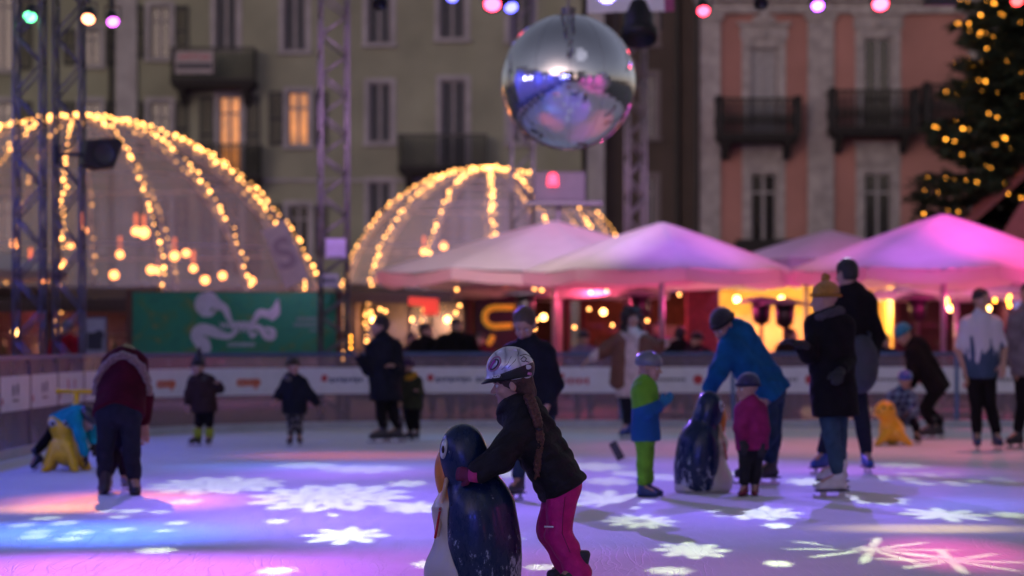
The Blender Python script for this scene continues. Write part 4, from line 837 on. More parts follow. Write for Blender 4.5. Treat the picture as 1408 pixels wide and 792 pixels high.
def balcony(root, x0, x1, z0, h=1.05, dep=1.1, stone=False, bracket=True):
    im = M('black_iron', (.012,.012,.014), .5) if not stone else M('dark_stone_baluster', (.009,.008,.01), .7)
    b = MB(); b.bb(x0, x1, -dep, -.002, z0-.18, z0, .03); b.bb(x0+.08, x1-.08, -dep+.08, -.002, z0-.3, z0-.182, .03)
    if bracket:
        for x in (x0+.35, x1-.35):
            for i in range(4): b.bb(x-.12, x+.12, -dep*(.85-.2*i), -.003, z0-.3-.13*(i+1), z0-.302-.13*i, .01)
    bl = b.build('balcony', M('balcony_slab_dark', (.014,.012,.014), .8), root)
    b = MB(); n = int((x1-x0)/(.12 if not stone else .21)); r = .03 if not stone else .05
    def post(x, y):
        if not stone: b.cyl((x,y,z0), (x,y,z0+h-.03), r, n=6)
        else: b.lathe([(.03,z0), (.05,z0+.06), (.035,z0+.2), (.09,z0+.4), (.085,z0+.55), (.032,z0+.75), (.055,z0+h-.12), (.05,z0+h-.08)], (x,y,0), 10)
    for i in range(n+1): post(x0+.05+(x1-x0-.1)*i/n, -dep+.05)
    for sx in (x0+.05, x1-.05):
        for i in range(1, 7 if not stone else 4): post(sx, -dep+.05+(dep-.1)*i/(7 if not stone else 4))
    tw = .05 if not stone else .16
    b.bb(x0-.02, x1+.02, -dep+.05-tw/2, -dep+.05+tw/2, z0+h-.05, z0+h+.03); b.bb(x0+.05-tw/2, x0+.05+tw/2, -dep+.05+tw/2, 0, z0+h-.048, z0+h+.028); b.bb(x1-.05-tw/2, x1-.05+tw/2, -dep+.05+tw/2, 0, z0+h-.048, z0+h+.028)
    b.bb(x0+tw, x1-tw, -dep+.03, -dep+.07, z0+.07, z0+.1)
    if stone:
        for x in (x0+.06, x1-.06): b.bb(x-.12, x+.12, -dep-.03, -dep+.17, z0, z0+h+.1, .01)
    b.build('railing', im, bl); return bl
YB = 83.
plaster = M('olive_yellow_plaster', (.225,.237,.178), .85, var=.22, ns=.45, bump=.2, bs=14); greyst = M('grey_stone_trim', (.30,.29,.32), .75, var=.2, ns=1.5)
yb = thing('yellow_apartment_building', 'olive-yellow plastered apartment building with shuttered windows behind the two lit domes', 'building', (0, YB, 0))
wx = lambda px: PX(px, YB); wz = lambda py: PZ(py, YB)
holes = []; wins = []
def W(px0, px1, py0, py1, **k): r = (wx(px0), wx(px1), wz(py1), wz(py0)); holes.append(r); wins.append((r, k))
closed = dict(glass=blind, mull=True, transom=0, surround=greyst)
W(-12,18,-25,96, glass=dkglass, surround=greyst, sh=1); W(112,138,40,90, surround=greyst, sh=1); W(206,234,8,80, surround=greyst, sh=1); W(296,326,-70,72, glass=blind, surround=greyst, transom=0, door=1)
W(390,421,-45,70, **closed); W(505,538,-50,60, **closed); W(604,640,-50,53, **closed)
W(-12,18,140,215, surround=greyst, sh=1); W(112,138,140,215, surround=greyst, sh=1); W(206,234,140,215, surround=greyst, sh=1); W(301,331,132,240, glass=litg, surround=greyst, door=1, sh=1, transom=.78); W(396,425,126,200, glass=litg, surround=greyst, sh=1, transom=.7)
W(507,538,114,196, **closed); W(606,641,110,238, door=1, **closed); W(700,732,-50,55, **closed); W(700,732,114,196, **closed); W(206,234,272,345, surround=greyst, sh=1); W(301,331,272,380, surround=greyst, sh=1)
W(396,425,282,350, surround=greyst, sh=1); W(507,538,250,330, **closed); W(606,641,250,375, **closed); W(700,732,250,330, **closed); W(-12,18,272,345, surround=greyst); W(112,138,272,345, surround=greyst)
for px in (112, 206, 301, 396, 507, 606, 700): W(px, px+34, 395, 478, surround=greyst)
for px in (206, 301, 396, 505, 604, 700): W(px, px+32, -195, -95, surround=greyst)
facade(yb, wx(-260), wx(800), -.01, wz(-330), holes, plaster)
for r, k in wins:
    k = dict(k); sh = k.pop('sh', 0); door = k.pop('door', 0); window(yb, *r, sill=not door, **k)
    if sh:
        w = (r[1]-r[0])*.52+.1
        shutter(yb, r[0]-w-.17, r[0]-.17, r[2], r[3]); shutter(yb, r[1]+.17, r[1]+w+.17, r[2], r[3])
balcony(yb, wx(240), wx(355), wz(113)); balcony(yb, wx(262), wx(362), wz(244)); balcony(yb, wx(549), wx(670), wz(231)); 
b = MB(); b.bb(wx(160), wx(189), -.16, -.002, 0, wz(-330)); b.build('pilaster', greyst, yb)
b = MB(); b.cyl((wx(153),-.12,0), (wx(153),-.12,wz(-330)), .07, n=10); b.build('drainpipe', M('black_iron', (.012,.012,.014)), yb)
b = MB(); b.bb(wx(-260), wx(800), -.1, -.003, wz(250), wz(246)); b.bb(wx(-260), wx(800), -.12, -.003, wz(392), wz(386)); b.build('string_course', greyst, yb)
b = MB(); b.bb(wx(247), wx(299), -1.14, -1.115, wz(106), wz(76)); ob = b.build('balcony_banner', M('pale_banner', (.3,.27,.3), .7), yb)
text('lettering', 'AFFITTASI', .24, redp, ob, (wx(273), -1.15, wz(84)), (PI/2,0,0), .003); b = MB(); b.bb(wx(249), wx(297), -1.15, -1.142, wz(100), wz(92)); b.build('printed_strip', M('dark_print', (.03,.03,.05)), ob)
b = MB(); b.bb(wx(-260), wx(800), 0, 14, wz(-330)+.001, wz(-345), .05); b.build('roof', M('dark_roof', (.06,.045,.04), .8), yb)
# recessed block between the two buildings, its side shade painted into the colours
db = thing('shaded_apartment_building', 'building with painted side shade set back between the yellow and the pink facades', 'building', (0, YB+1.2, 0))
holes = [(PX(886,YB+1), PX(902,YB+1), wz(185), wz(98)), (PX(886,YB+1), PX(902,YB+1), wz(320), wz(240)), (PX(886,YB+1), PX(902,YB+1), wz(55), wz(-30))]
facade(db, PX(800,YB+1.2), PX(966,YB+1.2), -.01, wz(-300), holes, M('shaded_plaster', (.07,.055,.048), .9, var=.15, ns=.8))  # side shade put into a darker plaster colour
for h in holes: window(db, *h, glass=dkglass, surround=M('shaded_trim', (.16,.14,.15), .8))
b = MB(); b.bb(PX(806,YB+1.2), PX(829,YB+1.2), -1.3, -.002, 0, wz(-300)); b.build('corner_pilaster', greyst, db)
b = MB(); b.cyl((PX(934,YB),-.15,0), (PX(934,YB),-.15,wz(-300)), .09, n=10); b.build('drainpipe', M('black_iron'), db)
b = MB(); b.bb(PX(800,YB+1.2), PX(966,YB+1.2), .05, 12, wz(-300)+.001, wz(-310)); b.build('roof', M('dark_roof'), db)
# pink building
pinkp = M('salmon_pink_plaster', (.35,.17,.152), .85, var=.18, ns=.5, bump=.2, bs=14)
pb = thing('pink_apartment_building', 'salmon-pink building with grey pilasters, stone balconies and ornate window heads', 'building', (0, YB-1, 0))
YP = YB-1; wx = lambda px: PX(px, YP); wz = lambda py: PZ(py, YP); stone_t = M('pale_stone_trim', (.33,.305,.315), .75, var=.25, ns=3, bump=.3, bs=12)
holes = []; ws = []
for cx_, hw in ((1050,18), (1207,19), (1362,19), (1516,19)):
    for t, bt, k in ((66,190,dict(glass=whiteblind if cx_ == 1050 else dkglass, head=True, transom=0, sill=False, sw=.3, door=1)), (238,332,dict(glass=dkglass, head=False, sill=True, sw=.28, transom=.72)), (-140,-50,dict(glass=dkglass, sw=.25)), (395,478,dict(glass=dkglass, sw=.2))):
        if cx_ != 1050 and t == 66: t = 52; bt = 180
        h = (wx(cx_-hw), wx(cx_+hw), wz(bt), wz(t)); holes.append(h); ws.append((h, k, cx_))
facade(pb, wx(960), wx(1720), -.01, wz(-240), holes, pinkp)
for h, k, c_ in ws:
    k = dict(k); k.pop('door', 0); window(pb, *h, surround=stone_t, frame=M('pale_window_frame', (.3,.29,.31)), **k)
    if k.get('sw') == .28: b = MB(); b.bb(h[0]-.3, h[1]+.3, -.1, -.047, h[3]+.285, h[3]+.95, .02); b.bb(h[0]-.36, h[1]+.36, -.2, -.05, h[3]+.952, h[3]+1.05, .02); b.build('window_hood', stone_t, pb)
balcony(pb, wx(982), wx(1094), wz(187), h=1.15, dep=1.2, stone=True); balcony(pb, wx(1136), wx(1254), wz(178), h=1.2, dep=1.2, stone=True); balcony(pb, wx(1264), wx(1430), wz(170), h=1.2, dep=1.2, stone=True)
b = MB(); b.bb(wx(1010), wx(1092), -.7, -.002, wz(346), wz(330), .05); b.build('balcony_ledge', M('balcony_slab_dark'), pb)
for a, c in ((962,990), (1110,1146), (1426,1460)):
    b = MB(); b.bb(wx(a), wx(c), -.15, -.003, 0, wz(28)); b.bb(wx(a)-.1, wx(c)+.1, -.22, -.004, wz(28)+.001, wz(20), .02); b.build('pilaster', stone_t, pb)
b = MB(); b.bb(wx(955), wx(1720), -.2, -.003, wz(19), wz(4), .02); b.bb(wx(952), wx(1720), -.42, -.004, wz(3), wz(-6), .04); b.bb(wx(960), wx(1720), -.12, -.002, wz(372), wz(364)); b.build('cornice', stone_t, pb)
b = MB(); b.bb(wx(1720)-.3, wx(1720), .36, 12, 0, wz(-240)); b.bb(wx(960), wx(1720), 0, 12, wz(-240)+.001, wz(-255)); b.build('roof', M('dark_roof'), pb)
b = MB(); b.cyl((wx(957),-.3,0), (wx(957),-.3,wz(10)), .08, n=10); b.build('drainpipe', M('black_iron'), pb)
# town houses behind the camera, what the mirror ball looks at
for k_, (xo, yo, w_, h_, colb) in enumerate(((-26,-40,24,15,(.3,.26,.2)), (0,-44,26,17,(.28,.22,.2)), (27,-38,24,14,(.32,.3,.26)))):
    r = thing('town_house', ['cream town house opposite the rink, left of the stage', 'tall tan town house behind the stage opposite the rink', 'pale town house opposite the rink, right of the stage'][k_], 'building', (xo, yo, 0), PI)
    hs = [(-w_/2+1.5+i*3.2, -w_/2+2.7+i*3.2, 1.2+j*3.6, 3.3+j*3.6) for i in range(int((w_-2)/3.2)) for j in range(int(h_/3.9))]
    facade(r, -w_/2, w_/2, -.01, h_, hs, M('plaster_%d' % k_, colb, .85)); [window(r, *h, glass=litg if (i*7+k_) % 9 == 0 else dkglass, surround=greyst) for i, h in enumerate(hs)]
    b = MB(); b.bb(-w_/2-.3, w_/2+.3, -.4, 10, h_+.001, h_+.5, .1); b.build('roof', M('dark_roof'), r)
# ---------------------------------------------------------------- trusses, lamps, mirror ball
alu = M('aluminium_truss', (.17,.16,.17), .45, .4, var=.1)
def truss(label, x, y, w, z1, rz=0, z0=0, group=None, step=None):
    r = thing('truss_tower', label, 'truss', (x, y, z0), rz, group=group); h = w/2; step = step or w*1.15
    for sx, sy in ((-1,-1), (1,-1), (1,1), (-1,1)): b = MB(); b.cyl((sx*h,sy*h,.02), (sx*h,sy*h,z1), .021, n=10); b.build('chord', alu, r, True)
    b = MB(); z = .1; k = 0
    while z+step < z1:
        s = 1 if k % 2 else -1
        for fx in (-1,1): b.cyl((-s*h,fx*h,z), (s*h,fx*h,z+step), .014, n=6); b.cyl((fx*h,-s*h,z), (fx*h,s*h,z+step), .014, n=6)
        z += step; k += 1
    b.build('brace', alu, r, True); b = MB(); b.bb(-h-.12, h+.12, -h-.12, h+.12, 0, .02); b.build('base_plate', alu, r); return r
s30 = FP/30
truss('left tower of the paired lattice trusses at the left end of the rink', PX(41,30), 30, .33, 6.6)
truss('right tower of the paired lattice trusses at the left end of the rink', PX(91,30), 30.2, .33, 6.6)
truss('purple-lit lattice tower just right of the green banner', PX(459,36.2), 36.2, .4, 7.4, .2, step=.3)
truss('slender lattice tower behind the mirror ball, left side', PX(718,47), 47, .42, 8.8, .1)
truss('slender lattice tower behind the mirror ball, right side', PX(874,47), 47, .34, 8.8, .2)
# overhead lamp bar, just above the picture
r = thing('lighting_truss', 'horizontal lattice truss over the rink carrying the coloured stage lamps', 'truss', (0, 30, 5.72))
for sy, sz in ((-1,0), (1,0), (-1,1), (1,1)): b = MB(); b.cyl((-8.5,sy*.15,sz*.3), (8.5,sy*.15,sz*.3), .026, n=8); b.build('chord', alu, r, True)
b = MB()
for i in range(48):
    x = -8.4+i*.35; s = i % 2
    for sy in (-1,1): b.cyl((x,sy*.15,.3*s), (x+.35,sy*.15,.3*(1-s)), .012, n=6)
    b.cyl((x,-.15,0), (x+.35,.15,0), .012, n=6)
b.build('brace', alu, r, True)
blackm = M('black_lamp_housing', (.01,.01,.012), .45)
def lamp(label, px, py, colr, es, tilt=.7, yaw=0, size=.85, Y=29.9):
    z = PZ(py, Y); r = thing('stage_lamp', label, 'stage lamp', (PX(px, Y), Y, z), yaw)
    u = size
    b = MB(); b.lathe([(0,-.22*u), (.06*u,-.22*u), (.085*u,-.15*u), (.085*u,-.02*u), (.105*u,0), (.105*u,.06*u), (.095*u,.06*u), (.09*u,.01*u), (0,.005*u)], (0,0,0), 18, R=Matrix.Rotation(PI/2+tilt, 3, 'X'))
    b.build('housing', blackm, r, True)
    b = MB(); b.bb(-.13*u, -.12*u, -.03, .03, 0, .2*u); b.bb(.12*u, .13*u, -.03, .03, 0, .2*u); b.bb(-.13*u, .13*u, -.03, .03, .2*u+.001, .21*u+.003); b.cyl((0,0,.2*u), (0,0,max(.25*u, 5.74-z)), .02, n=8); b.build('yoke', blackm, r)
    if colr:
        lm = M('lens_%.2f_%.2f_%.2f' % colr, colr, .3, emit=colr, es=es)
        d = Matrix.Rotation(PI/2+tilt, 3, 'X') @ Vector((0,0,1)); b = MB(); b.cyl(d*.02*u, d*.045*u, .088*u, n=18); b.build('lens', lm, r)
    return r
lamp('green stage lamp hanging by the paired lattice towers', 42, 21, (.15,1.,.4), 6.); lamp('orange-white stage lamp right of the paired lattice towers', 122, 24, (1.,.35,.16), 9.)
lamp('small magenta stage lamp beside the orange-white one', 155, 28, (.9,.15,1.), 6., size=.8, yaw=.3); lamp('unlit black stage lamp above the closed shutters left of centre', 522, 4, None, 0)
lamp('dim blue stage lamp above the centre-left windows', 622, -6, (.15,.15,1.), 5.); lamp('red stage lamp left of the mirror ball', 677, 3, (1.,.05,.12), 12., size=1.15); lamp('blue stage lamp beside the red one left of the mirror ball', 702, 8, (.12,.12,1.), 7., size=.9, yaw=.3)
lamp('red stage lamp over the seam between shaded and pink buildings', 967, 13, (1.,.05,.1), 10.); lamp('unlit black stage lamp over the pink building', 1046, 3, None, 0); lamp('violet stage lamp over the grey pilaster of the pink building', 1124, 6, (.45,.1,1.), 12.)
lamp('red stage lamp over the ornate window head of the pink building', 1210, 3, (1.,.06,.12), 12., size=1.1); lamp('red stage lamp at the top of the Christmas tree', 1398, -1, (1.,.05,.05), 9.)
lamp('big black moving-head lamp hanging right of the mirror ball', 878, 42, None, 0, size=2.3, tilt=1.2, Y=31)
# small wide unlit flood lamp at the top right
r = thing('flood_lamp', 'flat black flood lamp hanging at the top edge left of the Christmas tree', 'lamp', (PX(1292,30), 30, PZ(2,30))); b = MB(); b.bb(-.2, .2, -.08, .08, -.05, .05, .01); b.bb(-.19, .19, -.09, -.081, -.04, .04); b.build('housing', blackm, r); b = MB(); b.cyl((0,0,.05), (0,0,.3), .02); b.build('bracket', blackm, r)
# white sign box behind the ball
r = thing('sign_board', 'white blank sign board hanging at the top edge behind the mirror ball', 'sign', (PX(866,31), 31, PZ(-6,31)))
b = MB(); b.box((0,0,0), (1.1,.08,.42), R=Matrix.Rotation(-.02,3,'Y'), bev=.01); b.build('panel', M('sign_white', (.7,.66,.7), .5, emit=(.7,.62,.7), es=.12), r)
b = MB(); b.box((.5,-.045,0), (.12,.01,.42), R=Matrix.Rotation(-.02,3,'Y')); b.build('edge_strip', M('pink_strip', (.5,.1,.2), .5), r); b = MB(); [b.cyl((x,0,.2), (x,0,.6), .012) for x in (-.4,.4)]; b.build('hanger', blackm, r)
# speaker on the left tower
r = thing('loudspeaker', 'black loudspeaker bracketed to the lattice towers in front of the large dome', 'loudspeaker', (PX(140,30), 29.9, PZ(213,30)), .35)
b = MB(); vs = [(-.24,-.13), (-.2,.16), (.2,.2), (.25,.14), (.14,-.17), (-.06,-.2)]; lo_ = [b.b.verts.new((x,-.18,z)) for x, z in vs]; hi_ = [b.b.verts.new((x,.18,z)) for x, z in vs]; b.b.faces.new(lo_); b.b.faces.new(hi_)
for i in range(6): b.b.faces.new((lo_[i], lo_[(i+1) % 6], hi_[(i+1) % 6], hi_[i]))
b.build('cabinet', blackm, r); b = MB(); b.lathe([(.0,0), (.1,0), (.13,.01), (.14,.02)], (0,-.185,0), 20, R=Matrix.Rotation(PI/2,3,'X')); b.build('driver', M('speaker_cone', (.03,.03,.033), .4), r, True)
b = MB(); b.cyl((-.22,.1,0), (-.5,.25,0), .025); b.cyl((-.5,.25,-.12), (-.5,.25,.12), .035); b.build('bracket', blackm, r)
# small signs on the purple tower
for lb, px, py, w, h in (('lilac notice plate fixed high on the purple-lit tower', 462, 342, .3, .3), ('white notice plate fixed on the purple-lit tower below the lilac one', 453, 386, .27, .2)):
    r = thing('notice_plate', lb, 'sign', (PX(px,36), 35.96, PZ(py,36))); b = MB(); b.bb(-w/2, w/2, -.01, .01, -h/2, h/2); b.build('plate', M('notice_'+str(px), (.55,.45,.75) if py < 360 else (.5,.48,.55), .5), r)
    b = MB()
    if py > 360: [b.bb(-.09+i*.07, -.04+i*.07, -.014, -.0105, -.04, .04) for i in range(3)]; b.build('lettering', greyp, r)
    else: b.bb(-.13, .13, -.014, -.0105, -.14, -.12); b.build('border', greyp, r)
# mirror ball
YBL = 27.; sb = FP/YBL
r = thing('mirror_ball', 'large chrome mirror ball hanging over the middle of the ice', 'mirror ball', (PX(781.5,YBL), YBL, PZ(113,YBL)))
mir = bpy.data.materials.new('mirror_skin'); mir.use_nodes = True; N, L, b_ = nodes(mir); b_.inputs['Base Color'].default_value = (.93,.91,.97,1); b_.inputs['Metallic'].default_value = 1; b_.inputs['Roughness'].default_value = .07
tc = N.new('ShaderNodeTexCoord'); n = N.new('ShaderNodeTexNoise'); n.inputs['Scale'].default_value = 2.2; L.new(tc.outputs['Object'], n.inputs['Vector']); bp = N.new('ShaderNodeBump'); bp.inputs['Strength'].default_value = .2; bp.inputs['Distance'].default_value = .05; L.new(n.outputs['Fac'], bp.inputs['Height']); L.new(bp.outputs[0], b_.inputs['Normal'])
b = MB(); b.sph((0,0,0), .757, 120); b.build('ball', mir, r, False)
b = MB(); b.cyl((0,0,.75), (0,0,.83), .08, n=16); b.cyl((0,0,.83), (0,0,1.7), .012, n=8); b.build('hanger', alu, r)
b = MB()
for i in range(12):
    a = 2*PI*i/12; b.tube([(.7585*math.cos(t)*math.cos(a), .7585*math.cos(t)*math.sin(a), .7585*math.sin(t)) for t in np.linspace(-1.45,1.45,24)], .0022, 4)
b.build('seam', M('seam_grey', (.2,.2,.23), .4, .8), r)
r2 = thing('ball_truss', 'short lattice beam high over the ice holding the mirror ball', 'truss', (PX(781.5,YBL), 27, 5.85)); b = MB()
for sx in (-1,1):
    for sz in (0,1): b.cyl((sx*.15,-3,sz*.3), (sx*.15,3.2,sz*.3), .025)
for i in range(17): b.cyl((-.15,-3+i*.35,0), (.15,-2.65+i*.35,.3), .012); b.cyl((.15,-3+i*.35,.3), (-.15,-2.65+i*.35,0), .012)
b.build('lattice', alu, r2)
# red beacon between ball and second dome
r = thing('red_beacon', 'glowing red beacon on a white box between the mirror ball and the smaller dome', 'lamp', (PX(760,44), 44, PZ(258,44)))
b = MB(); b.lathe([(0,.14), (.06,.13), (.09,.06), (.1,-.1), (0,-.1)], (0,0,.13), 16); b.build('lens', M('red_beacon_glow', (1,.05,.12), .4, emit=(1,.06,.12), es=3.), r, True)
b = MB(); b.bb(-.35, .6, .05, .35, -.25, .3, .03); b.build('box', M('beacon_box', (.06,.05,.06), .6), r); b = MB(); b.bb(-.5, .9, -.3, .3, -.34, -.26, .01); b.build('shelf', blackm, r)
b = MB(); b.cyl((.1,.1,-.34), (.1,.1,-PZ(258,44)), .05); b.build('post', alu, r)
# ---------------------------------------------------------------- domes
warm = (1.,.43,.09)
bulbm = M('warm_bulb', (1,.6,.3), .4, emit=(1.,.42,.1), es=8.5)
bb_ = MB(); bb_.sph((0,0,0), .027, 8); bulb0 = bb_.build('bulb', bulbm, None, True); bulb_me = bulb0.data; bpy.data.objects.remove(bulb0)
cable_m = M('dark_cable', (.02,.02,.02), .7)
film = bpy.data.materials.new('dome_film'); film.use_nodes = True; film.node_tree.nodes.remove(film.node_tree.nodes['Principled BSDF']); sheet(film, (.95,.95,.97), .34, (.46,.47,.56), .16)
def bulbs(root, pts, jitter=.03, sc=1.):
    for p in pts:
        o = bpy.data.objects.new('bulb', bulb_me); COL.objects.link(o); o.parent = root; o.location = Vector(p)+Vector([random.uniform(-jitter, jitter) for _ in range(3)]); q = sc*random.choice((.45,.6,.8,1,1,1.25)); o.scale = (q,q,q)
def dome(label, cxp, Y, R, zc, which, nrib=12, off=0., sp=.15, edge=None):
    r = thing('dome', label, 'dome', (PX(cxp, Y), Y, 0)); b = bmesh.new(); nu, nv = 48, 20; t0 = -math.asin(min(1, zc/R))
    rows = [[b.verts.new((R*math.cos(t)*math.cos(2*PI*i/nu), R*math.cos(t)*math.sin(2*PI*i/nu), zc+R*math.sin(t))) for i in range(nu)] for t in np.linspace(t0, PI/2*.985, nv)]
    for p, q in zip(rows[:-1], rows[1:]):
        for i in range(nu): b.faces.new((p[i], p[(i+1) % nu], q[(i+1) % nu], q[i]))
    b.faces.new(rows[-1]); me = bpy.data.meshes.new('skin'); b.to_mesh(me); b.free(); me.polygons.foreach_set('use_smooth', [True]*len(me.polygons)); link('skin', me, film, r)
    rib = M('dome_rib', (.5,.46,.54), .5)
    pt = lambda a, t, rr=R: (rr*math.cos(t)*math.cos(a), rr*math.cos(t)*math.sin(a), zc+rr*math.sin(t))
    for i in range(nrib):
        a = 2*PI*i/nrib+off; b = MB(); b.tube([pt(a, t, R-.03) for t in np.linspace(t0, PI/2, 18)], .03, 6); b.build('rib', rib, r, True)
    b = MB()
    for t in (.15,.5,.85,1.15): b.tube([pt(2*PI*i/36, t, R-.03) for i in range(37)], .018, 6)
    b.build('ring', rib, r, True)
    b = MB(); b.tube([pt(2*PI*i/36, t0+.01, R) for i in range(37)], .1, 8); b.build('base_rim', rib, r)
    X0 = PX(cxp, Y); k = 0
    for i in range(nrib):
        a = 2*PI*i/nrib+off; back = math.sin(a) > .35
        s = thing('light_string', None, 'light string', (X0, Y, 0))
        ts = np.arange(t0+.25, PI/2-.02, sp*(1.25 if back else 1)/R); b = MB(); b.tube([pt(a, t, R+.03) for t in np.linspace(t0+.2, PI/2, 26)], .008, 5); b.build('cable', cable_m, s)
        bulbs(s, [pt(a+random.uniform(-.3,.3)*.04, t, R+.05) for t in ts])
        if not back and i % 5 == 0: bulbs(s, [pt(a+.022, t+.4*sp/R, R+.05) for t in ts[::2]])
        s['label'] = '%s string of warm bulbs running down the %s of the %s dome' % (['first','second','third','fourth','fifth','sixth','seventh','eighth','ninth','tenth','eleventh','twelfth','thirteenth','fourteenth','fifteenth','sixteenth'][k], 'far side' if back else 'near side', which); k += 1
        s['group'] = 'warm light strings on the %s dome' % which
    return r
dome('large transparent dome tent with bulb strings over a warm interior, left', 108, 47.5, 5.0, .6, 'large', 16, .11, sp=.17)
dome('smaller transparent dome tent with bulb strings behind the parasols', 672, 56, 3.5, 1.7, 'smaller', 14, .26, sp=.14)
# pendants and warm rooms inside the domes
pend_m = M('pendant_glow', (1,.5,.2), .4, emit=(1.,.3,.07), es=9.)
pb0 = MB(); pb0.sph((0,0,0), .075, 10); t_ = pb0.build('bulb', pend_m, None, True); pend_me = t_.data; bpy.data.objects.remove(t_)
pos = [(115,317),(97,337),(165,350),(157,378),(198,320,1.5),(208,371),(219,372),(256,348),(266,369),(306,379),(187,318),(346,386),(42,365),(20,335),(62,384),(86,362),(240,352),(282,385), (515,402),(541,402),(583,346),(610,338),(628,402),(663,398),(585,420)]
for i, p in enumerate(pos):
    px, py = p[:2]; Y = 46+random.random()*3.5 if px < 400 else 54+random.random()*3
    r = thing('pendant_lamp', 'warm glowing pendant lamp inside the %s dome, hanging %s' % ('large' if px < 400 else 'smaller', ['lowest near the speaker','beside the towers','at the left of the banner','above the banner left end','as the brightest of all','above the logo','just right of the logo top','high near the middle','above the banner middle','low near the banner right end','next to the brightest','next to the purple tower','behind the left tower','leftmost of all','below the left tower','behind the right tower','in the middle row','over the banner date text','low left','beside the low left one','high left of the first parasol','tip above the first parasol','under the first parasol','right under the first parasol','low behind the watchers'][i]), 'pendant lamp', (PX(px,Y), Y, PZ(py,Y)))
    o = bpy.data.objects.new('bulb', pend_me); COL.objects.link(o); o.parent = r; q = p[2] if len(p) > 2 else random.uniform(.9,1.3); o.scale = (q,q,q)
    b = MB(); b.cyl((0,0,.07), (0,0,.16), .03, .02, 8); b.cyl((0,0,.16), (0,0,min(1.2, 5.2-PZ(py,Y))), .006, n=5); b.build('cable', cable_m, r)
    if i % 2 == 0: b = MB(); b.lathe([(.03,.1), (.03,.12), (.035,.34), (.02,.36)], (0,0,.0), 10); b.build('glow_tube', M('tube_glow', (1,.3,.1), .5, emit=(1,.22,.07), es=1.2, alpha=.8), r, True)
def plight(name, loc, colr, e, rad=.25, parent=None):
    l = bpy.data.lights.new(name, 'POINT'); l.color = colr; l.energy = e; l.shadow_soft_size = rad; o = bpy.data.objects.new(name, l); COL.objects.link(o); o.location = loc; return o
plight('dome_pendant_light', (PX(150,48), 48, 2.0), (1,.3,.1), 90, .3); plight('dome_pendant_light', (PX(300,47), 47, 1.8), (1,.3,.1), 60, .3); plight('dome_pendant_light', (PX(20,48), 48, 2.5), (1,.4,.16), 90, .3); plight('dome_pendant_light', (PX(560,56), 56, 2.4), (1,.45,.18), 170, .3); plight('dome_pendant_light', (PX(720,56), 56, 2.6), (1,.45,.18), 90, .3)
# furniture in the domes: bar counter with bottles, drum shade
for lb, px, Y in (('long wooden bar counter inside the large dome', 150, 48.5), ('wooden bar counter inside the smaller dome', 590, 56.5)):
    r = thing('bar_counter', lb, 'counter', (PX(px,Y), Y, 0)); b = MB(); b.bb(-2.2, 2.2, -.25, .25, 0, 1.05, .01); b.build('front', M('bar_wood', (.12,.05,.03), .6, bump=.3), r); b = MB(); b.bb(-2.3, 2.3, -.35, .35, 1.051, 1.11, .01); b.build('worktop', M('bar_top', (.2,.12,.08), .4), r)
    b = MB(); b.bb(-1.9, 1.9, .9, 1.2, 0, 2.2); [b.bb(-1.8, 1.8, .7, .9, z, z+.04) for z in (1.3,1.7,2.1)]; b.build('back_shelf', M('bar_wood'), r)
r = thing('loop_logo_sign', 'white rounded letter sign hanging inside the large dome near its right edge', 'sign', (PX(392,45.2), 45.2, PZ(350,45.2)), -.3); r.rotation_euler = (0,-.42,-.3)
b = MB(); b.bb(-.26,.26,.0,.03,-.6,.6,.01); b.build('panel', M('sign_lilac', (.3,.27,.34), .6), r); text('lettering', 'S', .8, M('dim_letters', (.2,.16,.24), .6), r, (0,-.015,0), (PI/2,0,0), .01, bold=.02); b = MB(); [b.cyl((x,.015,.62), (x,.015,1.), .01) for x in (-.25,.25)]; b.build('hanger', cable_m, r)
# ---------------------------------------------------------------- green banner
YG = 37.; r = thing('green_banner', 'green printed banner with white scrollwork logo on a timber frame beneath the large dome', 'banner', (PX(322,YG), YG, 0))
z0, z1 = PZ(492,YG), PZ(402,YG); hw = (462-182)/2*YG/FP
gm = M('banner_green', (.02,.2,.09), .55, var=.35, ns=2.2); N, L, b_ = nodes(gm); tc = N.new('ShaderNodeTexCoord'); n = N.new('ShaderNodeTexNoise'); n.inputs['Scale'].default_value = 2.6; n.inputs['Detail'].default_value = 4; n.inputs['Distortion'].default_value = 1.5; L.new(tc.outputs['Object'], n.inputs['Vector']); ramp(gm, n.outputs['Fac'], [(.3,(.01,.2,.1)), (.5,(.015,.26,.12)), (.62,(.05,.22,.07)), (.72,(.24,.25,.06))])
b = MB(); b.bb(-hw, hw, 0, .03, z0, z1); b.build('cloth', gm, r)
b = MB(); b.bb(-hw-.09, -hw-.005, -.03, .08, 0, z1+.03); b.bb(hw+.005, hw+.09, -.03, .08, 0, z1+.03); b.bb(-hw-.005, hw+.005, .035, .08, z1-.05, z1+.02); b.build('frame', M('banner_timber', (.12,.05,.03), .7), r)
lg = M('banner_white', (.62,.6,.68), .6); gp = lambda px, py: ((px-322)*YG/FP, -.004, PZ(py,YG))
def stroke(b, pts, ws):
    n = 10*(len(pts)-1); P_ = [Vector(gp(*p)) for p in pts]; out = []
    for i in range(n+1):
        t = i/n*(len(pts)-1); a = min(int(t), len(pts)-2); f_ = t-a; p0, p1, p2, p3 = P_[max(a-1,0)], P_[a], P_[a+1], P_[min(a+2,len(pts)-1)]
        p = .5*((2*p1)+(-p0+p2)*f_+(2*p0-5*p1+4*p2-p3)*f_**2+(-p0+3*p1-3*p2+p3)*f_**3); out.append((p, (ws[a]*(1-f_)+ws[a+1]*f_)*YG/FP))
    for i, (p, w) in enumerate(out): b.cyl(p+Vector((0,.002,0)), p-Vector((0,.002+.00004*i,0)), w, n=12)
b = MB()
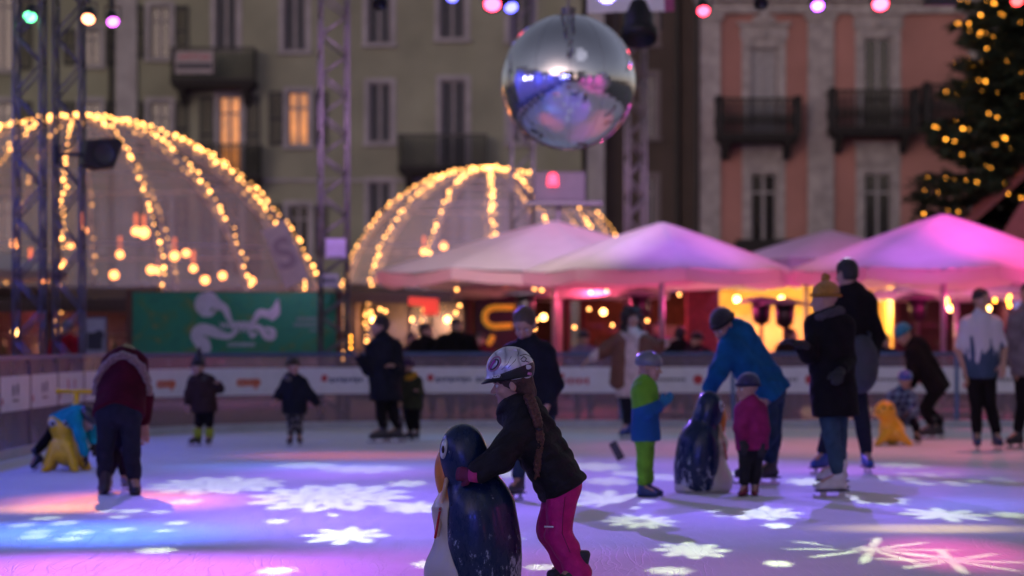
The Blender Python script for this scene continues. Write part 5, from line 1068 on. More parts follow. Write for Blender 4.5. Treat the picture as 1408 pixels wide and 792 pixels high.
stroke(b, [(281,433),(274,424),(276,413),(288,410),(298,418),(309,424),(314,435),(318,443)], (3,5,7,9,7,5,4,2)); stroke(b, [(288,414),(283,428),(290,432),(296,426)], (7,6,3,1.5))
stroke(b, [(280,486),(276,474),(270,462),(276,453),(290,455),(303,460),(316,462),(326,455)], (3,7,8,8,8,6,4,2)); stroke(b, [(272,466),(282,470),(287,480),(282,486)], (7,6,3,2))
stroke(b, [(382,416),(378,426),(370,432),(358,430),(352,437),(346,446)], (3,5,6,5,4,2)); stroke(b, [(382,414),(381,430),(374,438)], (2.5,4,3)); stroke(b, [(345,452),(356,450),(366,462),(374,463),(375,455),(366,451)], (2,4,5,5,4,2)); stroke(b, [(352,458),(347,462),(343,456)], (2,3,2))
for i in range(5): stroke(b, [(318+i*6,450),(320+i*6,443),(323+i*6,450),(320+i*6,456)], (1,1.5,1.5,1))
b.build('scrollwork', lg, r)
text('lettering', 'Winterland', .125, lg, r, gp(328,448), (PI/2,0,0), .004, bold=.004); text('lettering', 'LOCARNO', .085, lg, r, gp(332,474), (PI/2,0,0), .004, bold=.003)
dl = M('banner_dim_text', (.22,.3,.28), .6)
b = MB()
for row, (x0, x1, y, h) in enumerate(((408,436,438,3), (404,440,446,3), (426,446,454,2.2))):
    x = x0; i = 0
    while x < x1: w = (2.2,1.4,2.8,1.8)[i % 4]; a, c = gp(x, y), gp(x+w, y); b.bb(a[0], c[0], -.006, 0, a[2]-h*YG/FP, a[2]+h*YG/FP*.6); x += w+.9; i += 1
b.build('date_lines', dl, r)
# framed poster and A-board
r = thing('framed_poster', 'white framed poster with dark picture standing left of the green banner', 'poster', (PX(129,36.5), 36.5, 0)); z0, z1 = PZ(490,36.5), PZ(435,36.5)
b = MB(); b.bb(-.2,.2,0,.03,z0,z1); b.build('frame', M('poster_frame', (.06,.05,.07), .5), r); b = MB(); b.bb(-.175,.175,-.006,0,z0+.03,z1-.03); b.build('paper', M('poster_paper', (.35,.35,.4), .6), r); b = MB(); b.bb(-.1,.13,-.01,-.0065,z0+.1,z0+.36); b.sph((.08,-.008,z0+.32), .08, 10, (1,.05,1)); b.build('picture', M('poster_dark', (.02,.02,.025), .6), r); b = MB(); b.bb(-.19,-.15,.031,.06,0,z1); b.bb(.15,.19,.031,.06,0,z1); b.build('leg', M('poster_frame'), r)
# ---------------------------------------------------------------- parasols
def canopy_mat(name, col, tl=.5):
    m = M(name, col, .8, var=.06, ns=3, bump=.1, bs=6); N, L, b = nodes(m); t = N.new('ShaderNodeBsdfTranslucent'); t.inputs[0].default_value = (*col, 1); mx = N.new('ShaderNodeMixShader'); mx.inputs[0].default_value = tl; L.new(b.outputs[0], mx.inputs[1]); L.new(t.outputs[0], mx.inputs[2]); L.new(mx.outputs[0], N['Material Output'].inputs[0]); return m
cm = canopy_mat('white_canopy', (.62,.58,.62), .25)
cmv = canopy_mat('valance_cloth', (.62,.56,.6), .7)
def parasol(label, px, Y, R, pa, pe, rz=0, n=8, val=.2):
    r = thing('parasol', label, 'parasol', (PX(px,Y), Y, 0), rz, group='white market parasols behind the boards'); za, ze = PZ(pa,Y), PZ(pe,Y); b = bmesh.new(); rad = []; K = 7
    def ring(t, k, dr=0): 
        a = 2*PI*k/n; q = R*t; return (q*math.cos(a), q*math.sin(a), za+(ze-za)*(t**1.1)-.0)
    g = {}
    sub = 4
    for k in range(n):
        for i in range(K+1):
            for j in range(sub+1):
                t = max(i/K, .02); p0 = Vector(ring(t, k)); p1 = Vector(ring(t, k+1)); f_ = j/sub; p = p0.lerp(p1, f_); p.z -= .06*t*math.sin(PI*f_)*(R/2.5)*.8; kk = (k if j < sub else (k+1) % n, i, j if j < sub else 0)
                if kk not in g: g[kk] = b.verts.new(p)
    key = lambda k, i, j: g[(k if j < sub else (k+1) % n, i, j if j < sub else 0)]
    for k in range(n):
        for i in range(K):
            for j in range(sub): b.faces.new((key(k,i,j), key(k,i+1,j), key(k,i+1,j+1), key(k,i,j+1)))
    me = bpy.data.meshes.new('canopy'); b.to_mesh(me); b.free(); me.polygons.foreach_set('use_smooth', [True]*len(me.polygons)); c = link('canopy', me, cm, r)
    b = MB()
    for k in range(n):
        for j in range(sub):
            q = []
            for jj in (j, j+1):
                p0 = Vector(ring(1, k)); p1 = Vector(ring(1, k+1)); f_ = jj/sub; p = p0.lerp(p1, f_); p.z -= .08*math.sin(PI*f_)*(R/2.5); q.append(p)
            b.face([q[0], q[1], q[1]-Vector((0,0,val)), q[0]-Vector((0,0,val))])
    b.build('valance', cmv, c)
    pm = M('parasol_pole', (.4,.38,.42), .4, .3); b = MB(); b.cyl((0,0,.12), (0,0,za-.02), .045, n=12); b.build('pole', pm, r, True)
    for k in range(n):
        b = MB(); b.cyl((0,0,za-.05), Vector(ring(.99, k))-Vector((0,0,.04)), .016, n=6); b.cyl((0,0,ze-.1), Vector(ring(.5, k))-Vector((0,0,.05)), .014, n=6); b.build('rib', pm, r, True)
    b = MB(); b.bb(-.45,.45,-.45,.45,-.008,.1,.02); b.build('base', M('concrete_base', (.2,.2,.2), .8), r); return r
parasol('pale parasol in front of the smaller dome, widest of the white parasols', 762, 43.2, 3.2, 303, 374, .2)
parasol('violet-tinted parasol right of the pale one, in the middle of the row', 910, 39.3, 2.28, 305, 373, .1)
parasol('grey-violet parasol set back between the middle and the magenta parasols', 1140, 48, 2.1, 316, 358, .3)
parasol('magenta-lit parasol below the Christmas tree', 1297, 39.5, 2.6, 294, 372, .15)
parasol('small rose parasol behind the paired lattice towers', -8, 42, 1.25, 343, 372, .2, val=.14)
parasol('low parasol glowing pink beneath the pale parasol, farther back', 770, 46, 2.2, 372, 396, .4, val=.16)
parasol('low violet parasol beneath the middle parasol, farther back', 960, 50, 2.4, 372, 388, .1, val=.16)
parasol('low pink-topped parasol beneath the magenta one, farther back', 1315, 45, 1.6, 386, 400, .1, val=.14)
# heaters
def heater(label, px, Y, pt):
    r = thing('patio_heater', label, 'patio heater', (PX(px,Y), Y, 0)); z = PZ(pt, Y); b = MB(); b.lathe([(.03,z+.06), (.2,z+.03), (.4,z-.03), (.41,z-.05), (.0,z)], n=20); b.build('reflector', M('heater_metal', (.14,.13,.15), .5, .4), r, True)
    b = MB(); b.lathe([(.0,z-.02), (.17,z-.05), (.14,z-.36), (.06,z-.42)], n=16); b.build('burner', blackm, r, True); b = MB(); b.cyl((0,0,.6), (0,0,z-.4), .03); b.build('pole', blackm, r); b = MB(); b.lathe([(0,0), (.24,0), (.24,.05), (.2,.1), (.2,.6), (.1,.68), (0,.68)], n=18); b.build('base', blackm, r)
heater('patio heater with flat cap left of the woman in the bobble hat', 1079, 39, 415); heater('patio heater with flat cap above the bending man', 1047, 40, 412); heater('patio heater beneath the first parasol near the yellow loop sign', 722, 41, 402); heater('patio heater under the middle parasol left of its pole', 880, 42, 404); heater('patio heater under the magenta parasol right of the orange stall', 1262, 42, 408)
# ---------------------------------------------------------------- market stalls
wood = M('stall_wood', (.07,.028,.02), .7, var=.3, ns=3, bump=.4, bs=18)
bb_ = MB(); bb_.lathe([(0,0), (.04,0), (.045,.17), (.018,.22), (.015,.28), (0,.28)], (0,0,0), 10); t_ = bb_.build('bottle', M('bottles_dark', (.05,.06,.03), .3, var=.6, ns=3), None, True); bottle_me = t_.data; bpy.data.objects.remove(t_)
def stall(label, px0, px1, Y, pr, wallm, roofm, lit=None, dep=2.2):
    xc = PX((px0+px1)/2, Y); hw = PX(px1,Y)-xc; zr = PZ(pr,Y); r = thing('market_stall', label, 'market stall', (xc, Y, 0))
    b = MB(); b.bb(-hw, hw, dep-.06, dep, 0, zr); b.bb(-hw, -hw+.06, 0, dep-.061, 0, zr); b.bb(hw-.06, hw, 0, dep-.061, 0, zr); b.build('wall', wallm, r)
    b = MB(); b.bb(-hw+.07, hw-.07, 0, .45, 0, 1.02, .01); b.build('counter', wood, r)
    b = MB(); b.box((0,dep/2-.2,zr+.16), (2*hw+.4,dep+.9,.08), R=Matrix.Rotation(.12,3,'X')); b.bb(-hw-.1, hw+.1, -.62, -.58, zr-.12, zr+.1); b.build('roof', roofm, r)
    n = max(2, int(2*hw/1.4))
    for i in range(n+1): b = MB(); b.bb(-hw+2*hw*i/n-.04, -hw+2*hw*i/n+.04, -.04, .04, 1.03 if 0 < i < n else 0, zr); b.build('post', wood, r)
    rr = random.Random(px0)
    for i in range(int(hw*5)):
        x = rr.uniform(-hw+.2, hw-.2); o = bpy.data.objects.new('bottle', bottle_me); COL.objects.link(o); o.location = (xc+x, Y+rr.uniform(.05,.4), 1.021); s_ = rr.uniform(.6,1.1); o.scale = (s_,s_,s_*rr.uniform(.8,1.3)); tag(o, 'dark glass bottle on the counter of a market stall', 'bottle', 'bottles on the stall counters')
    if lit:
        for i in range(lit[0]):
            x = -hw+2*hw*(i+.5)/lit[0]; b = MB(); b.sph((x,.4,zr-.45), .06, 8); b.build('lamp', M('stall_lamp_glow', (1,.6,.2), .4, emit=(1,.5,.14), es=14.), r, True); plight('stall_light', (xc+x, Y+.4, zr-.55), lit[1], lit[2], .12)
    return r
yellow = M('ochre_board', (.6,.36,.07), .7, var=.3, ns=1.6); 
stall('ochre-walled market stall glowing orange behind the bending man', 985, 1232, 46, 378, yellow, M('stall_roof', (.05,.03,.03), .8), (4, (1,.66,.3), 110))
stall('dark timber market stall with yellow loop sign below the pale parasol', 645, 782, 47, 404, M('dark_panelling', (.05,.02,.02), .7, bump=.3), M('stall_roof'), (2, (1,.3,.18), 8))
stall('brown timber stall between the middle parasol and the ochre stall', 800, 984, 49, 398, M('red_brick_panel', (.16,.05,.035), .8, var=.4, ns=6), M('stall_roof'), (3, (1,.35,.25), 14))
stall('low timber stall behind the small watchers left of the red sign', 486, 640, 52, 410, M('grey_panelling', (.14,.1,.1), .8), M('stall_roof'), (3, (1,.45,.2), 28))
stall('timber stall with hanging lanterns under the magenta parasol', 1234, 1390, 47, 392, M('dark_panelling'), M('stall_roof'), (3, (1,.3,.4), 10))
stall('shadowy stall behind the red-jacketed spectator, left of the banner', -40, 178, 41, 420, M('rose_panelling', (.2,.11,.12), .8), M('stall_roof'), (2, (1,.3,.2), 8))
# brick pillar, yellow loop sign, red sign, banded dark sign
r = thing('brick_pillar', 'red-brown brick pillar left of the ochre stall', 'pillar', (PX(964,44), 44, 0)); brm = M('brick', (.2,.06,.04), .85); N, L, b_ = nodes(brm); tc = N.new('ShaderNodeTexCoord'); bt = N.new('ShaderNodeTexBrick'); bt.inputs['Scale'].default_value = 5; bt.inputs[1].default_value = (.2,.06,.04,1); bt.inputs[2].default_value = (.13,.04,.03,1); bt.inputs[3].default_value = (.08,.06,.05,1); mp = N.new('ShaderNodeMapping'); mp.inputs['Rotation'].default_value = (PI/2,0,0); L.new(tc.outputs['Object'], mp.inputs[0]); L.new(mp.outputs[0], bt.inputs[0]); L.new(bt.outputs[0], b_.inputs['Base Color'])
b = MB(); b.bb(-.27,.27,-.25,.25,-.008,2.15); b.build('shaft', brm, r); b = MB(); b.bb(-.32,.32,-.3,.3,2.151,2.25,.02); b.build('cap', greyst, r)
r = thing('loop_sign', 'black sign with a yellow open loop and tail behind the navy-jacket youth', 'sign', (PX(685,45), 45, PZ(436,45))); b = MB(); b.bb(-.42,.42,.0,.05,-.55,.35,.01); b.build('panel', M('sign_black', (.02,.012,.014), .5), r)
ym = M('sign_yellow', (.75,.42,.03), .5, emit=(1,.5,.04), es=.25); b = MB(); b.tube([(.3,-.02,.18), (-.1,-.02,.18), (-.22,-.02,.12), (-.26,-.02,0), (-.22,-.02,-.12), (-.1,-.02,-.18), (.26,-.02,-.16)], .055, 8); b.tube([(-.1,-.02,-.34), (-.14,-.02,-.46), (-.2,-.02,-.5)], .05, 8); b.build('symbol', ym, r); b = MB(); b.cyl((0,.03,-.55), (0,.03,-PZ(436,45)), .03); b.build('post', blackm, r)
r = thing('fringe_sign', 'dark sign with a row of yellow triangles under the pale parasol', 'sign', (PX(687,46), 46, PZ(391,46))); b = MB(); b.bb(-.55,.55,0,.04,-.14,.14); b.build('panel', M('sign_black'), r); b = MB()
for i in range(4): b.cyl((-.4+i*.26,-.005,-.03), (-.4+i*.26,-.012,-.03), .075, n=3)
b.build('symbol', ym, r); b = MB(); b.cyl((0,.05,-.14), (0,.05,-PZ(391,46)+.0), .03); b.build('post', blackm, r)
r = thing('red_neon_sign', 'glowing red sign above the broad-shouldered watcher', 'sign', (PX(588,46), 46, PZ(421,46))); b = MB(); b.box((-.08,0,.08), (.56,.05,.15), R=Matrix.Rotation(.06,3,'Y'), bev=.02); b.box((.06,0.0,-.08), (.3,.045,.17), bev=.02); b.build('panel', M('neon_red', (.8,.06,.04), .5, emit=(1,.07,.05), es=.75), r); b = MB(); b.cyl((.06,.02,-.16), (.06,.02,-PZ(421,46)), .03); b.build('post', blackm, r)
# pagoda tents at the right
def pagoda(label, px, Y, hw, pa, pe, colr):
    r = thing('pagoda_tent', label, 'tent', (PX(px,Y), Y, 0)); za, ze = PZ(pa,Y), PZ(pe,Y); m = canopy_mat('tent_%.2f' % colr[0], colr, .3); b = MB(); q = [(-hw,-hw), (hw,-hw), (hw,hw), (-hw,hw)]; K = 6
    prof = lambda t: (1-t**.5*.97 if 0 else 1-t, t**1.6)
    for k in range(4):
        for i in range(K):
            t0, t1 = i/K, (i+1)/K; s0, h0 = prof(t0); s1, h1 = prof(t1); a, c = q[k], q[(k+1) % 4]; z = lambda h: ze+(za-ze)*h
            f4 = [(a[0]*s0,a[1]*s0,z(h0)), (c[0]*s0,c[1]*s0,z(h0)), (c[0]*s1,c[1]*s1,z(h1)), (a[0]*s1,a[1]*s1,z(h1))]; b.face(f4 if i < K-1 else f4[:3])
    b.build('roof', m, r); b = MB(); [b.cyl((x,y,-.008), (x,y,ze), .04) for x, y in q]; b.build('pole', M('parasol_pole'), r); b = MB(); [b.face([(x,-hw,0.01), (x+.5*s,-hw-.05,0.01), (x+.08*s,-hw-.02,ze), (x,-hw,ze)]) for x, s in ((-hw,1), (hw,-1))]; b.bb(-hw,hw,-hw-.02,-hw,ze-.2,ze); b.build('curtain', m, r)
pagoda('pale blue pagoda tent behind the man in the flame-print shirt', 1392, 52, 1.35, 372, 432, (.5,.6,.75))
r = thing('chalet', 'small chalet with rose-red gabled roof at the right edge below the Christmas tree', 'hut', (PX(1440,55), 55, 0)); b = MB(); b.bb(-1.2,1.2,0,2.5,-.008,3.4); b.build('wall', M('dark_panelling'), r)
b = MB(); za = PZ(215,55); b.face([(-1.7,-.4,PZ(305,55)), (0,-.4,za), (0,2.9,za), (-1.7,2.9,PZ(305,55))]); b.face([(1.7,-.4,PZ(305,55)), (0,-.4,za), (0,2.9,za), (1.7,2.9,PZ(305,55))]); b.face([(-1.2,0,3.4), (1.2,0,3.4), (0,0,za-.1)]); b.build('roof', M('rose_roof', (.4,.1,.12), .6), r)
# ---------------------------------------------------------------- Christmas tree
YT = 58.; r = thing('christmas_tree', 'tall dark Christmas tree hung with golden bulbs at the right edge', 'christmas tree', (PX(1432,YT), YT, 0)); H_ = 14.2; rr = random.Random(11)
b = MB(); b.cyl((0,0,-.01), (0,0,H_), .2, .02, 12); b.build('trunk', M('bark', (.05,.03,.02), .9, bump=.6), r)
V = []; Fc = []; br_ = bmesh.new(); brm_ = MB(); tips = []
for i in range(380):
    z = 2.2+(H_-2.6)*(i/380)**.92; R_ = 3.45*(1-(z-1.6)/(H_-1.2))**.75+.12; a = i*2.399+rr.uniform(-.2,.2); L_ = R_*rr.uniform(.82,1.1); drop = rr.uniform(.12,.3)
    d = Vector((math.cos(a), math.sin(a), 0)); p = lambda t: Vector((0,0,z))+d*L_*t+Vector((0,0,-drop*L_*t**1.2+.16*L_*t**3)); brm_.tube([p(0), p(.5), p(1)], .018, 4); tips.append(((lambda t, z=z, d=d, L_=L_, drop=drop: Vector((0,0,z))+d*L_*t+Vector((0,0,-drop*L_*t**1.2+.16*L_*t**3))), L_))
    side = Vector((-d.y, d.x, 0))
    for q in range(90):
        t = rr.uniform(.12,1.02); w = (1-t)*.35*L_+.1; c = p(t)+side*rr.uniform(-w,w)+Vector((0,0,rr.uniform(-.1,.05)))
        for s in range(2):
            u = (d*rr.uniform(.3,1)+side*rr.uniform(-.8,.8)+Vector((0,0,rr.uniform(-.5,.3)))).normalized()*rr.uniform(.16,.32); v = u.cross(Vector((rr.gauss(0,1), rr.gauss(0,1), rr.gauss(0,1)))).normalized()*.04; k = len(V)
            V += [c-v, c+v, c+u+v*.5, c+u-v*.5]; Fc.append((k,k+1,k+2,k+3))
br_.free(); brm_.build('branches', M('bark'), r); me = bpy.data.meshes.new('crown'); me.from_pydata([tuple(v) for v in V], [], Fc); link('crown', me, M('fir_needles', (.02,.035,.018), .7, var=.6, ns=1.5), r)
st = thing('light_string', 'long string of golden bulbs wound through the Christmas tree', 'light string', r.location.copy()); gold = M('gold_bulb', (1,.5,.1), .4, emit=(1,.36,.03), es=13.)
g0 = MB(); g0.sph((0,0,0), .025, 8); t_ = g0.build('bulb', gold, None, True); gold_me = t_.data; bpy.data.objects.remove(t_); cpts = []
for p, L_ in tips:
    for t in (rr.uniform(.5,.98), rr.uniform(.6,1.0), rr.uniform(.75,1.0), rr.uniform(.8,1.02), rr.uniform(.85,1.02)):
        q = p(t)+Vector((0,0,.05)); 
        if q.y > .6 or rr.random() < .12: continue
        cpts.append((q, rr.choice((.3,.35,.4,.5,.6,.8,1.1))))
cpts.sort(key=lambda e: (abs(e[0].x+1.6)+abs(e[0].z-5.5))-e[1]); RV = []; RF = []; tv = [v.co.copy() for v in gold_me.vertices]; tf = [tuple(p.vertices) for p in gold_me.polygons]
for i, (q, s) in enumerate(cpts):
    if i < 100: o = bpy.data.objects.new('bulb', gold_me); COL.objects.link(o); o.parent = st; o.location = q; o.scale = (s,s,s)
    else: k0 = len(RV); RV += [tuple(q+v*s) for v in tv]; RF += [tuple(k0+a for a in f_) for f_ in tf]
me = bpy.data.meshes.new('bulbs'); me.from_pydata(RV, [], RF); tag(link('bulbs', me, gold, st), kind='stuff'); cpts = [e[0] for e in cpts]
b = MB(); b.tube(sorted(cpts[:60], key=lambda v: v.z), .006, 4); b.build('cable', cable_m, st)
# small fir with three bulbs right of the banner, lantern string at the right stall
r = thing('light_string', 'short vertical string of three golden bulbs right of the green banner post', 'light string', (PX(480,37), 37, PZ(470,37))); b = MB(); b.cyl((0,0,-.3), (0,0,.5), .01); b.build('cable', cable_m, r)
for z in (-.1,0,.08): o = bpy.data.objects.new('bulb', gold_me); COL.objects.link(o); o.parent = r; o.location = (.01,0,z); o.scale = (1.1,)*3
r = thing('light_string', 'lantern bulbs hanging in a row under the magenta parasol', 'light string', (PX(1340,43), 43, PZ(418,43))); b = MB(); b.tube([(-1.4,0,.25), (-.5,0,.12), (.5,0,.12), (1.3,0,.25)], .008); b.build('cable', cable_m, r)
for px, py in ((1302,412), (1368,413), (1386,413), (1388,420), (1322,388), (1303,418), (1326,391), (1150,462), (1388,408)): o = bpy.data.objects.new('bulb', gold_me); COL.objects.link(o); o.parent = r; o.location = (PX(px,43)-r.location.x, 0, PZ(py,43)-r.location.z); o.scale = (1.2,1.2,1.6)
r = thing('light_string', 'loose string of warm bulbs along the stalls under the pale and middle parasols', 'light string', (PX(780,43), 43, PZ(420,43))); b = MB(); b.tube([(-3,0,.3), (-1,0,.1), (1,0,.1), (3,0,.3)], .008); b.build('cable', cable_m, r)
for px, py in ((628,398), (735,397), (745,399), (812,402), (834,400), (810,425), (790,450), (860,440), (890,441), (842,447), (738,440), (735,452), (530,428), (523,425), (510,429), (632,420), (627,430), (934,405)):
    o = bpy.data.objects.new('bulb', bulb_me); COL.objects.link(o); o.parent = r; o.location = (PX(px,43)-r.location.x, 0, PZ(py,43)-r.location.z)
# ---------------------------------------------------------------- sky, sun, projectors
w = bpy.data.worlds.new('World'); SC.world = w; w.use_nodes = True; N = w.node_tree.nodes; L = w.node_tree.links; bg = N['Background']
sky = N.new('ShaderNodeTexSky'); sky.sky_type = 'NISHITA'; sky.sun_disc = False; sky.sun_elevation = math.radians(4); sky.sun_rotation = math.radians(200); sky.dust_density = 2.
hs = N.new('ShaderNodeHueSaturation'); hs.inputs['Saturation'].default_value = .5; L.new(sky.outputs[0], hs.inputs['Color']); tn = N.new('ShaderNodeVectorMath'); tn.operation = 'MULTIPLY'; tn.inputs[1].default_value = (1.0,.93,1.1); L.new(hs.outputs[0], tn.inputs[0]); L.new(tn.outputs[0], bg.inputs[0]); bg.inputs[1].default_value = SKY_S
sl = bpy.data.lights.new('sun', 'SUN'); sl.energy = .03; sl.angle = math.radians(20); sl.color = (.85,.85,1); so = bpy.data.objects.new('sun', sl); COL.objects.link(so); so.rotation_euler = (math.radians(50), 0, math.radians(25))
# a projector: a lamp whose glass slides throw soft colour washes and snowflakes onto the ice
def gpt(px, py, hw, hh):
    Y0, Y1 = gy(py+hh), gy(py-hh); Y = gy(py); return (PX(px, Y), (Y0+Y1)/2, hw*Y/FP, (Y1-Y0)/2)
def projector(name, loc, washes, flakes, gain=1., flake_col=(.31,.37,.21), flake_s=1., aim=(0,18,0), cone=150):
    l = bpy.data.lights.new(name, 'SPOT'); l.energy = 1000.; l.spot_size = math.radians(cone); l.spot_blend = .3; l.shadow_soft_size = .03
    o = bpy.data.objects.new(name, l); COL.objects.link(o); o.location = loc; o.rotation_euler = (Vector(aim)-Vector(loc)).to_track_quat('-Z', 'Y').to_euler()
    l.use_nodes = True; N = l.node_tree.nodes; L = l.node_tree.links; em = N['Emission']
    def mt(op, a, b=None, c=None, clamp=False):
        n = N.new('ShaderNodeMath'); n.operation = op; n.use_clamp = clamp
        for i, v in enumerate((a, b, c)):
            if v is None: continue
            if isinstance(v, (int, float)): n.inputs[i].default_value = v
            else: L.new(v, n.inputs[i])
        return n.outputs[0]
    g = N.new('ShaderNodeNewGeometry'); sp = N.new('ShaderNodeSeparateXYZ'); L.new(g.outputs['Incoming'], sp.inputs[0])
    dz = mt('MAXIMUM', mt('MULTIPLY', sp.outputs[2], -1.), .02); t = mt('DIVIDE', loc[2], dz)      # distance to the ice along the beam
    x = mt('MULTIPLY_ADD', sp.outputs[0], t, loc[0]); y = mt('MULTIPLY_ADD', sp.outputs[1], t, loc[1])
    cv = N.new('ShaderNodeCombineXYZ'); L.new(x, cv.inputs[0]); L.new(y, cv.inputs[1]); pos = cv.outputs[0]
    comp = mt('POWER', mt('DIVIDE', t, 10.), 3.); comp = mt('MULTIPLY', comp, 27.*gain/loc[2])
    comp = mt('MULTIPLY', comp, mt('GREATER_THAN', mt('MULTIPLY', sp.outputs[2], -1.), .1))
    tot = None
    def vm(op, a, b):
        n = N.new('ShaderNodeVectorMath'); n.operation = op
        for i, v in enumerate((a, b)):
            if isinstance(v, tuple): n.inputs[i].default_value = v
            elif v is not None: L.new(v, n.inputs[i])
        return n
    for (cx_, cy_, rx, ry), colr, st, soft in washes:
        dd = vm('MULTIPLY', vm('SUBTRACT', pos, (cx_, cy_, 0)).outputs[0], (1/rx, 1/ry, 0)); ln = vm('LENGTH', dd.outputs[0], None).outputs['Value']
        mr = N.new('ShaderNodeMapRange'); mr.interpolation_type = 'SMOOTHSTEP'; L.new(ln, mr.inputs[0]); mr.inputs[1].default_value = 1.; mr.inputs[2].default_value = max(0, 1-soft); mr.inputs[3].default_value = 0; mr.inputs[4].default_value = st
        n = N.new('ShaderNodeVectorMath'); n.operation = 'SCALE'; n.inputs[0].default_value = colr; L.new(mr.outputs[0], n.inputs['Scale'])
        tot = n.outputs[0] if tot is None else vm('ADD', tot, n.outputs[0]).outputs[0]
    fm = None
    for (cx_, cy_, rx, ry), n_, ph, depth, kind in flakes:
        dd = vm('MULTIPLY', vm('SUBTRACT', pos, (cx_, cy_, 0)).outputs[0], (1/rx, 1/ry, 0)); ln = vm('LENGTH', dd.outputs[0], None).outputs['Value']
        s2 = N.new('ShaderNodeSeparateXYZ'); L.new(dd.outputs[0], s2.inputs[0]); an = mt('ARCTAN2', s2.outputs[1], s2.outputs[0])
        cs = mt('ABSOLUTE', mt('COSINE', mt('MULTIPLY_ADD', an, n_/2., ph)))
        edge = mt('MULTIPLY_ADD', mt('POWER', cs, 1.1 if kind != 'line' else 12.), depth, 1-depth)
        q = mt('MULTIPLY', mt('SUBTRACT', edge, ln), 14., clamp=True)
        if kind == 'cut':      # openwork flake
            hole = mt('COSINE', mt('MULTIPLY', ln, 11.)); h2 = mt('COSINE', mt('MULTIPLY', an, n_/1.)); hh = mt('MULTIPLY', hole, h2); q = mt('MULTIPLY', q, mt('SUBTRACT', 1., mt('MULTIPLY', mt('MAXIMUM', hh, 0.), 1.)))
        elif kind == 'ring': q = mt('MULTIPLY', q, mt('MULTIPLY_ADD', mt('MULTIPLY', mt('SUBTRACT', ln, .18), 12., clamp=True), .75, .25))
        elif kind == 'dots':
            v = N.new('ShaderNodeTexVoronoi'); v.inputs['Scale'].default_value = 2.6; v.inputs['Randomness'].default_value = .55; L.new(dd.outputs[0], v.inputs['Vector']); q = mt('MULTIPLY', mt('MULTIPLY', mt('SUBTRACT', .42, v.outputs['Distance']), 9., clamp=True), mt('MULTIPLY', mt('SUBTRACT', 1., ln), 8., clamp=True))
        fm = q if fm is None else mt('MAXIMUM', fm, q)
    if fm is not None:
        n = N.new('ShaderNodeVectorMath'); n.operation = 'SCALE'; n.inputs[0].default_value = tuple(c*flake_s for c in flake_col); L.new(fm, n.inputs['Scale']); tot = vm('ADD', tot, n.outputs[0]).outputs[0] if tot is not None else n.outputs[0]
    L.new(tot, em.inputs['Color']); L.new(comp, em.inputs['Strength']); return o
g = gpt
V_ = (.16,.06,1.)
projector('snowflake_projector', (-2.6, 29.55, 5.65), [
    (g(820,700,900,78), (.22,.11,.85), .47, .3), (g(500,700,420,38), (.13,.05,.7), .22, .6), (g(700,785,760,40), (.3,.05,.5), .38, .6), (g(480,650,190,14), (.35,.1,.9), .4, .7), (g(950,650,330,24), (.16,.08,.8), .35, .7)],
    [(g(453,685,118,20), 12, .3, .27, 'cut'), (g(475,737,62,13), 8, .0, .62, 'star'), (g(295,668,100,13), 12, .4, .3, 'cut'), (g(500,645,70,6), 10, .2, .4, 'cut'), (g(570,698,46,9), 8, .5, .55, 'star'), (g(215,757,30,5), 8, .4, .5, 'star'), (g(255,690,26,4), 6, .2, .4, 'star'),
     (g(380,717,16,3.5), 6, .2, .3, 'star'), (g(560,665,30,5), 6, .7, .4, 'star'), (g(640,652,40,6), 8, .2, .4, 'cut'), (g(590,776,24,6), 6, .1, .5, 'star'), (g(457,708,10,2.5), 6, .1, .3, 'star'), (g(120,725,140,26), 6, 0, 0, 'dots')])
projector('snowflake_projector', (3.6, 29.55, 5.65), [(g(1330,765,160,34), (.9,.06,.4), .36, .8), (g(1230,648,230,12), (.55,.1,.8), .4, .8), (g(1340,695,170,16), (.1,.15,.7), .35, .8), (g(980,690,560,50), (.16,.08,.8), .3, .5)],
    [(g(880,717,54,10.5), 10, .2, .55, 'ring'), (g(835,688,66,15), 8, .9, .66, 'star'), (g(1037,705,70,11), 10, .8, .35, 'cut'), (g(940,688,20,4.5), 6, .1, .4, 'star'), (g(1070,723,22,4.5), 6, .1, .4, 'star'), (g(951,757,54,12), 8, .3, .5, 'cut'), (g(1070,775,20,4.5), 6, .3, .3, 'star'),
     (g(920,785,34,6), 8, .3, .4, 'cut'), (g(1205,687,46,8), 8, .3, .5, 'star'), (g(1300,708,64,10), 8, .6, .65, 'star'), (g(1390,708,26,5), 8, .2, .5, 'star'), (g(1120,663,42,6), 8, .2, .4, 'star'), (g(1290,660,110,10), 16, .3, .4, 'dots'), (g(1200,757,125,20), 10, .2, .93, 'line'), (g(1310,772,110,18), 8, .6, .94, 'line')], flake_s=1.)
projector('snowflake_projector', (-2.35, 29.55, 5.65), [], [(g(820,642,48,6.5), 8, .2, .4, 'star'), (g(838,662,38,6), 8, .8, .4, 'star'), (g(905,656,34,5), 6, .3, .4, 'star'), (g(860,651,26,4), 6, .5, .4, 'star'), (g(745,780,26,5), 6, .2, .4, 'star'), (g(700,652,40,5), 8, .4, .4, 'star'), (g(690,740,30,7), 6, .4, .4, 'star'), (g(1010,652,34,5), 6, .3, .5, 'star'), (g(420,640,50,4), 8, .4, .4, 'star'), (g(1240,640,40,4), 8, .2, .4, 'star'), (g(770,632,30,4), 6, .2, .4, 'star'), (g(380,785,30,6), 8, .4, .5, 'star')])
